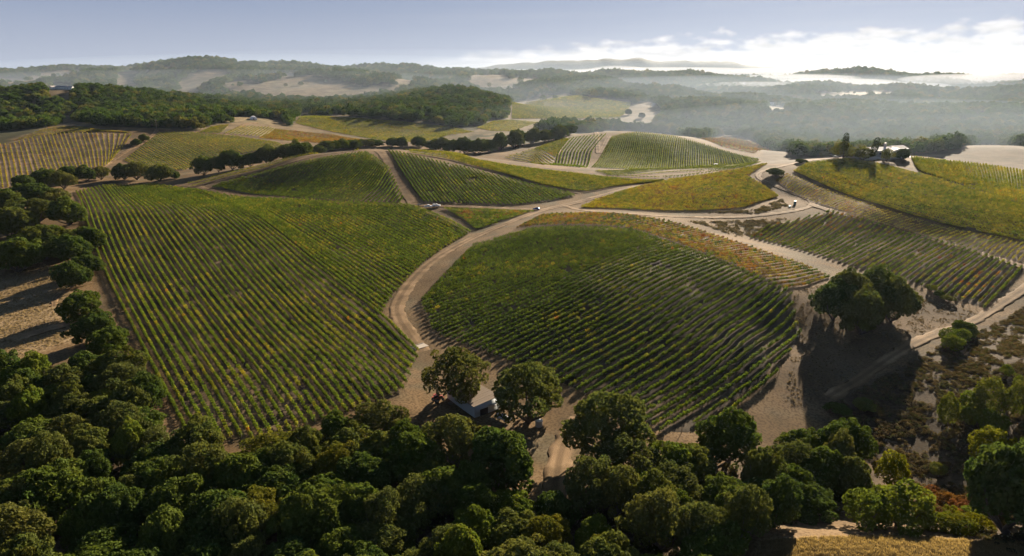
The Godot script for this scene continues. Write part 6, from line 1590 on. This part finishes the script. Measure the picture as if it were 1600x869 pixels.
func build_yard() -> void:
	# the shed: a long pale wall towards the wood, low dusty roof behind it
	var a: Vector2 = PLACES.shed_a
	var b: Vector2 = PLACES.shed_b
	var l := a.distance_to(b)
	var deep := 9.5
	var yaw := yaw_of(a, b)
	var side := Vector2(-(b - a).y, (b - a).x).normalized()
	if side.y < 0.0:
		side = -side
	var mid := (a + b) * 0.5 + side * deep * 0.5
	var ground := minf(hgt(a.x, a.y), hgt(b.x, b.y)) - 0.3
	var o := thing("shed", "long shed with a pale blue grey wall and dusty brown flat roof under the oaks", "shed", Vector3(mid.x, ground, -mid.y), yaw)
	var hw := 4.0
	var n := int(l / 1.2)
	var pw := l / n
	for i in n:
		part("wall_panel", boxm(pw - 0.05, hw, 0.12), mat.metal_wall, o, Vector3(-l * 0.5 + pw * (i + 0.5), hw * 0.5, deep * 0.5))
	part("front_backing", boxm(l, hw - 0.1, 0.1), mat.slate, o, Vector3(0, hw * 0.5 - 0.05, deep * 0.5 - 0.12))
	part("rear_wall", boxm(l, hw + 0.7, 0.15), mat.metal_wall, o, Vector3(0, hw * 0.5 + 0.35, -deep * 0.5))
	for s in [-1.0, 1.0]:
		var w := part("end_wall", extrude(PackedVector2Array([Vector2(-deep * 0.5, 0), Vector2(deep * 0.5, 0), Vector2(deep * 0.5, hw + 0.6), Vector2(-deep * 0.5, hw - 0.08)]), 0.14), mat.metal_wall, o, Vector3(s * (l * 0.5 - 0.08), 0, 0))
		w.rotation.y = PI / 2
	var roof := Node3D.new()
	roof.name = "roof"
	o.add_child(roof, true)
	roof.position = Vector3(0, hw + 0.38, 0)
	roof.rotation.x = 0.07
	var k := 12
	for i in k:
		var sheet_ := part("roof_sheet", boxm(l / k - 0.05, 0.06, deep + 0.7), mat.rust_roof, roof, Vector3(-l * 0.5 + l / k * (i + 0.5), 0.015 * (i % 2), 0))
		sheet_.rotation.z = 0.012 * (1 if i % 2 else -1)
	part("door", boxm(0.08, 2.4, 3.0), mat.dark, o, Vector3(l * 0.5 + 0.03, 1.2, 1.2))
	# lean-to at the right end
	var e: Vector2 = PLACES.lean
	var lo := thing("lean_to", "low open lean-to with grey sheet roof at the right end of the shed", "lean-to", at(e.x, e.y), yaw + 0.9)
	for x in [-3.0, 0.0, 3.0]:
		for z in [-2.0, 2.0]:
			part("post", boxm(0.16, 2.6, 0.16), mat.wood, lo, Vector3(x, 1.3, z))
	for i in 6:
		part("roof_sheet", boxm(1.13, 0.05, 5.0), mat.slate, lo, Vector3(-2.9 + i * 1.16, 2.68 + 0.01 * (i % 2), 0))
	var s1 := thing("concrete_pad", "pale flat concrete slab at the end of the main dirt road", "slab", at(PLACES.slab.x, PLACES.slab.y, 0.2), 0.72)
	part("slab", boxm(6.4, 0.35, 3.6), mat.concrete, s1)
	part("kerb", boxm(6.4, 0.5, 0.25), mat.concrete, s1, Vector3(0, 0.12, -1.93))
	var w1 := thing("water_tank", "small pale water tank on the yard edge beside the dirt track", "tank", at(PLACES.tank.x, PLACES.tank.y))
	part("barrel", cyl(1.1, 1.1, 1.9, 18), mat.pale_roof, w1, Vector3(0, 0.95, 0))
	part("lid", cyl(1.15, 0.35, 0.4, 18), mat.white, w1, Vector3(0, 2.1, 0))
	var st := thing("pallet_stack", "low stack of weathered pallets in front of the shed wall", "pallets", at(PLACES.pallets.x, PLACES.pallets.y), yaw)
	for i in 4:
		for j in 5:
			part("slat", boxm(1.2, 0.03, 0.16), mat.wood, st, Vector3(0, 0.16 + i * 0.17, -0.5 + j * 0.25))
		for j in 3:
			part("bearer", boxm(0.1, 0.1, 1.2), mat.wood, st, Vector3(-0.5 + j * 0.5, 0.09 + i * 0.17, 0))

func wing(o: Node3D, p: Vector3, l: float, w: float, wall: float, rise: float, yaw: float, roof_m: Material, wall_m: Material, windows := 3) -> void:
	var body := part("wall", boxm(l, wall, w), wall_m, o, p + Vector3(0, wall * 0.5, 0))
	body.rotation.y = yaw
	var roof := part("roof", prism(w + 1.4, rise * 0.55, l + 1.2), roof_m, o, p + Vector3(0, wall + rise * 0.275, 0))
	roof.rotation.y = yaw + PI / 2
	part("eave", boxm(w + 1.5, 0.16, l + 1.3), mat.white, roof, Vector3(0, -rise * 0.275 - 0.07, 0))
	for i in windows:
		for s in [-1.0, 1.0]:
			var f := part("window", boxm(1.5, 1.4, 0.1), mat.white, body, Vector3(-l * 0.5 + l * (i + 0.5) / windows, 0.1, s * (w * 0.5 + 0.03)))
			part("pane", boxm(1.3, 1.2, 0.06), mat.glass, f, Vector3(0, 0, s * 0.04))

func build_houses() -> void:
	var p: Vector2 = PLACES.house
	var base := at(p.x, p.y, -1.2)
	var h := thing("ranch_house", "large hilltop house with several pale gabled roofs above the right vineyard", "house", base, 0.25)
	h.scale = Vector3(1.2, 1.25, 1.2)
	part("plinth", boxm(40, 2.4, 18), mat.stucco, h, Vector3(0, 0.4, 0))
	wing(h, Vector3(-3, 1.5, -2), 20, 9, 4.0, 3.4, 0.0, mat.pale_roof, mat.stucco, 5)
	wing(h, Vector3(9, 1.5, 1), 14, 8, 3.8, 3.4, 1.25, mat.pale_roof, mat.stucco, 3)
	wing(h, Vector3(2, 1.5, 5), 10, 7, 3.6, 3.0, 1.57, mat.pale_roof, mat.stucco, 2)
	wing(h, Vector3(-14, 1.5, 1), 12, 7, 3.4, 2.6, 0.2, mat.slate, mat.stucco, 3)
	wing(h, Vector3(15, 1.5, -4), 11, 8, 4.6, 3.0, 0.1, mat.slate, mat.stucco, 3)
	part("chimney", boxm(1.1, 3.2, 1.1), mat.pale_roof, h, Vector3(4, 8.2, -2))
	part("terrace", boxm(18, 0.5, 5), mat.concrete, h, Vector3(-2, 1.2, 10.5))
	p = PLACES.house_b
	var g := thing("garage", "long low grey roofed garage left of the hilltop house", "garage", at(p.x, p.y, -0.6), 0.1)
	wing(g, Vector3.ZERO, 20, 8, 3.2, 2.2, 0.0, mat.slate, mat.stucco, 4)
	for i in 3:
		part("door", boxm(3.0, 2.4, 0.12), mat.white, g, Vector3(-6 + i * 5.5, 1.3, 4.08))
	car("parked_car", "grey car parked on the drive beside the round yellow green tree", "car", PLACES.drivecar, 0.3, mat.slate, false)
	p = PLACES.house_c
	var u := thing("farmhouse", "white and grey farmhouse among trees on the far left hill", "house", at(p.x, p.y, -1.0), -0.2)
	wing(u, Vector3(0, 0, 0), 26, 11, 5.0, 5.0, 0.0, mat.slate, mat.white, 5)
	wing(u, Vector3(-16, 0, 5), 13, 10, 5.0, 5.0, 1.3, mat.pale_roof, mat.white, 2)
	wing(u, Vector3(18, 0, 2), 16, 9, 4.6, 4.0, 0.3, mat.slate, mat.white, 3)
	part("terrace", boxm(30, 2.0, 6), mat.concrete, u, Vector3(2, -0.2, 14))
	p = PLACES.dome
	var d := thing("hoop_house", "white arched hoop house at the edge of the left wood", "greenhouse", at(p.x, p.y, -0.3), 0.4)
	var arc := PackedVector2Array()
	for i in 13:
		arc.append(Vector2(cos(PI * i / 12.0) * 5.5, sin(PI * i / 12.0) * 5.5))
	part("cover", extrude(arc, 14), mat.white, d)
	part("door", boxm(2.6, 3.0, 0.1), mat.slate, d, Vector3(0, 1.5, 7.05))
	p = PLACES.roof_a
	var r1 := thing("cottage", "pale roofed cottage in the trees beside the terraced vineyard", "house", at(p.x, p.y, 0.0), 0.2)
	wing(r1, Vector3.ZERO, 20, 14, 5.0, 6.5, 0.0, mat.pale_roof, mat.stucco, 3)
	p = PLACES.roof_b
	var r2 := thing("barn", "small white roofed barn in a clearing of the hazy valley wood", "barn", at(p.x, p.y, 0.0), -0.3)
	wing(r2, Vector3.ZERO, 18, 9, 6.0, 3.5, 0.0, mat.white, mat.white, 2)
	p = PLACES.shed_far
	var r3 := thing("farm_shed", "low dark roofed farm shed below the left wood near the hoop house", "shed", at(p.x, p.y, 0.0), 0.0)
	wing(r3, Vector3.ZERO, 30, 12, 4.0, 4.5, 0.0, mat.slate, mat.wood, 3)

func pole(label: String, p: Vector2, tall: float, arms: bool) -> void:
	var o := thing("utility_pole", label, "pole", at(p.x, p.y, -0.3), 0.4)
	part("shaft", cyl(0.24, 0.16, tall, 8), mat.wood, o, Vector3(0, tall * 0.5, 0))
	if arms:
		for y in [0.6, 1.8]:
			part("crossarm", boxm(3.0, 0.2, 0.18), mat.wood, o, Vector3(0, tall - y, 0.15))
		for x in [-1.3, 0.0, 1.3]:
			part("insulator", cyl(0.08, 0.06, 0.3, 6), mat.pale_roof, o, Vector3(x, tall - 0.35, 0.15))

func build_small_things() -> void:
	pole("tall wooden utility pole with crossarms where the track meets the left wood", PLACES.pole_a, 15.0, true)
	pole("bare pole standing at the right end of the ridge vineyard", PLACES.pole_b, 14.0, false)
	pole("thin hazy pole on the lane below the round green vine hill", PLACES.pole_c, 15.0, false)
	pole("slim pole between the gold vines left of the bright yellow tree", PLACES.pole_d, 12.0, false)
	var t := thing("portable_toilet", "green portable toilet with white roof inside the bend of the dirt road", "toilet", at(PLACES.potty.x, PLACES.potty.y, 0.0), 0.5)
	part("cabin", boxm(1.2, 2.1, 1.2), mat.teal, t, Vector3(0, 1.05, 0))
	part("door", boxm(0.9, 1.8, 0.06), mat.dark, t, Vector3(0, 1.0, 0.62))
	part("roof", boxm(1.3, 0.35, 1.3), mat.white, t, Vector3(0, 2.28, 0))
	var d := thing("hand_wash_stand", "low dark stand beside the green portable toilet", "stand", at(PLACES.junk.x, PLACES.junk.y), 0.2)
	part("tank", boxm(1.4, 0.9, 0.9), mat.teal, d, Vector3(0, 0.5, 0))
	part("drawbar", boxm(1.6, 0.12, 0.12), mat.dark, d, Vector3(1.3, 0.3, 0))
	var w := thing("spray_trailer", "small white trailer on the lane under the round green vine hill", "trailer", at(PLACES.spray.x, PLACES.spray.y, 0.1), 0.2)
	part("tank", boxm(4.6, 1.7, 2.0), mat.white, w, Vector3(0, 1.4, 0))
	part("frame", boxm(6.2, 0.3, 1.6), mat.dark, w, Vector3(0, 0.5, 0))
	wheels(w, [-1.0, 1.0], 0.9, 0.45)
	# wire fence beside the pale track on the left
	var f0: Vector2 = PLACES.fence_a
	var f1: Vector2 = PLACES.fence_b
	var f := thing("wire_fence", "post and wire fence along the pale track by the tan field", "fence", at(f0.x, f0.y))
	var n := 7
	for i in n:
		var p := f0.lerp(f1, float(i) / (n - 1))
		part("post", cyl(0.11, 0.10, 1.5, 6), mat.wood, f, at(p.x, p.y, 0.7) - f.position)
	for i in n - 1:
		var p := at(f0.lerp(f1, float(i) / (n - 1)).x, f0.lerp(f1, float(i) / (n - 1)).y) - f.position
		var q := at(f0.lerp(f1, float(i + 1) / (n - 1)).x, f0.lerp(f1, float(i + 1) / (n - 1)).y) - f.position
		for y in [0.5, 0.9, 1.3]:
			var v := PackedVector3Array()
			var nn := PackedVector3Array()
			var ix := PackedInt32Array()
			tube(v, nn, ix, [p + Vector3(0, y, 0), q + Vector3(0, y, 0)], [0.02, 0.02], 4)
			part("wire", raw_mesh(v, nn, ix), mat.dark, f)

# ------------------------------------------------------------------ far away
func build_range() -> void:
	var v := PackedVector3Array()
	var n := PackedVector3Array()
	var ix := PackedInt32Array()
	var col := PackedColorArray()
	var uv := PackedVector2Array()
	var nx := 120
	var nz := 9
	for j in nz:
		for i in nx:
			var x := -2300.0 + 5200.0 * i / (nx - 1)
			var t := float(j) / (nz - 1)
			var z := 5900.0 + 1100.0 * t
			var ridge := smooth(-1900.0, 700.0, x) * smooth(3900.0, 1300.0, x)
			var top := 50.0 + 170.0 * ridge + 26.0 * noise_c.get_noise_2d(x * 0.35, 40.0) + 8.0 * noise_a.get_noise_2d(x * 0.3, 7.0)
			v.append(Vector3(x, 30.0 + (top - 30.0) * sin(PI * t) + 6.0 * noise_a.get_noise_2d(x * 0.3, z * 0.3), -z))
			uv.append(Vector2(x, z))
			col.append(Color(0.055, 0.065, 0.045))
	n.resize(v.size())
	for j in nz:
		for i in nx:
			var k := j * nx + i
			var a := v[j * nx + mini(i + 1, nx - 1)] - v[j * nx + maxi(i - 1, 0)]
			var b := v[mini(j + 1, nz - 1) * nx + i] - v[maxi(j - 1, 0) * nx + i]
			n[k] = a.cross(b).normalized()
			if i + 1 < nx and j + 1 < nz:
				ix.append_array([k, k + nx, k + 1, k + 1, k + nx, k + nx + 1])
	structure("hills", raw_mesh(v, n, ix, uv, uv, col), mat.land, "faint blue mountain range beyond the fog")

func build_fog() -> void:
	for f in FOGS:
		var m := FogMaterial.new()
		m.resource_name = "fog"
		m.density = f[2]
		m.albedo = Color(0.86, 0.93, 1.0) if f[2] < 0.001 else Color(0.97, 0.98, 1.0)
		var o := FogVolume.new()
		o.shape = RenderingServer.FOG_VOLUME_SHAPE_ELLIPSOID
		o.size = f[1]
		o.material = m
		o.position = f[0]
		o.name = numbered("fog_cloud")
		o.set_meta("kind", "stuff")
		var air: bool = f[2] < 0.001
		o.set_meta("label", "pale morning haze hanging over the far valley" if air else ("white bank of valley fog lying behind the far ridges" if f[0].z < -4500.0 else "thin veil of mist lying between the distant wooded ridges"))
		o.set_meta("group", "valley haze" if air else ("fog banks" if f[0].z < -4500.0 else "mist veils"))
		add_child(o)
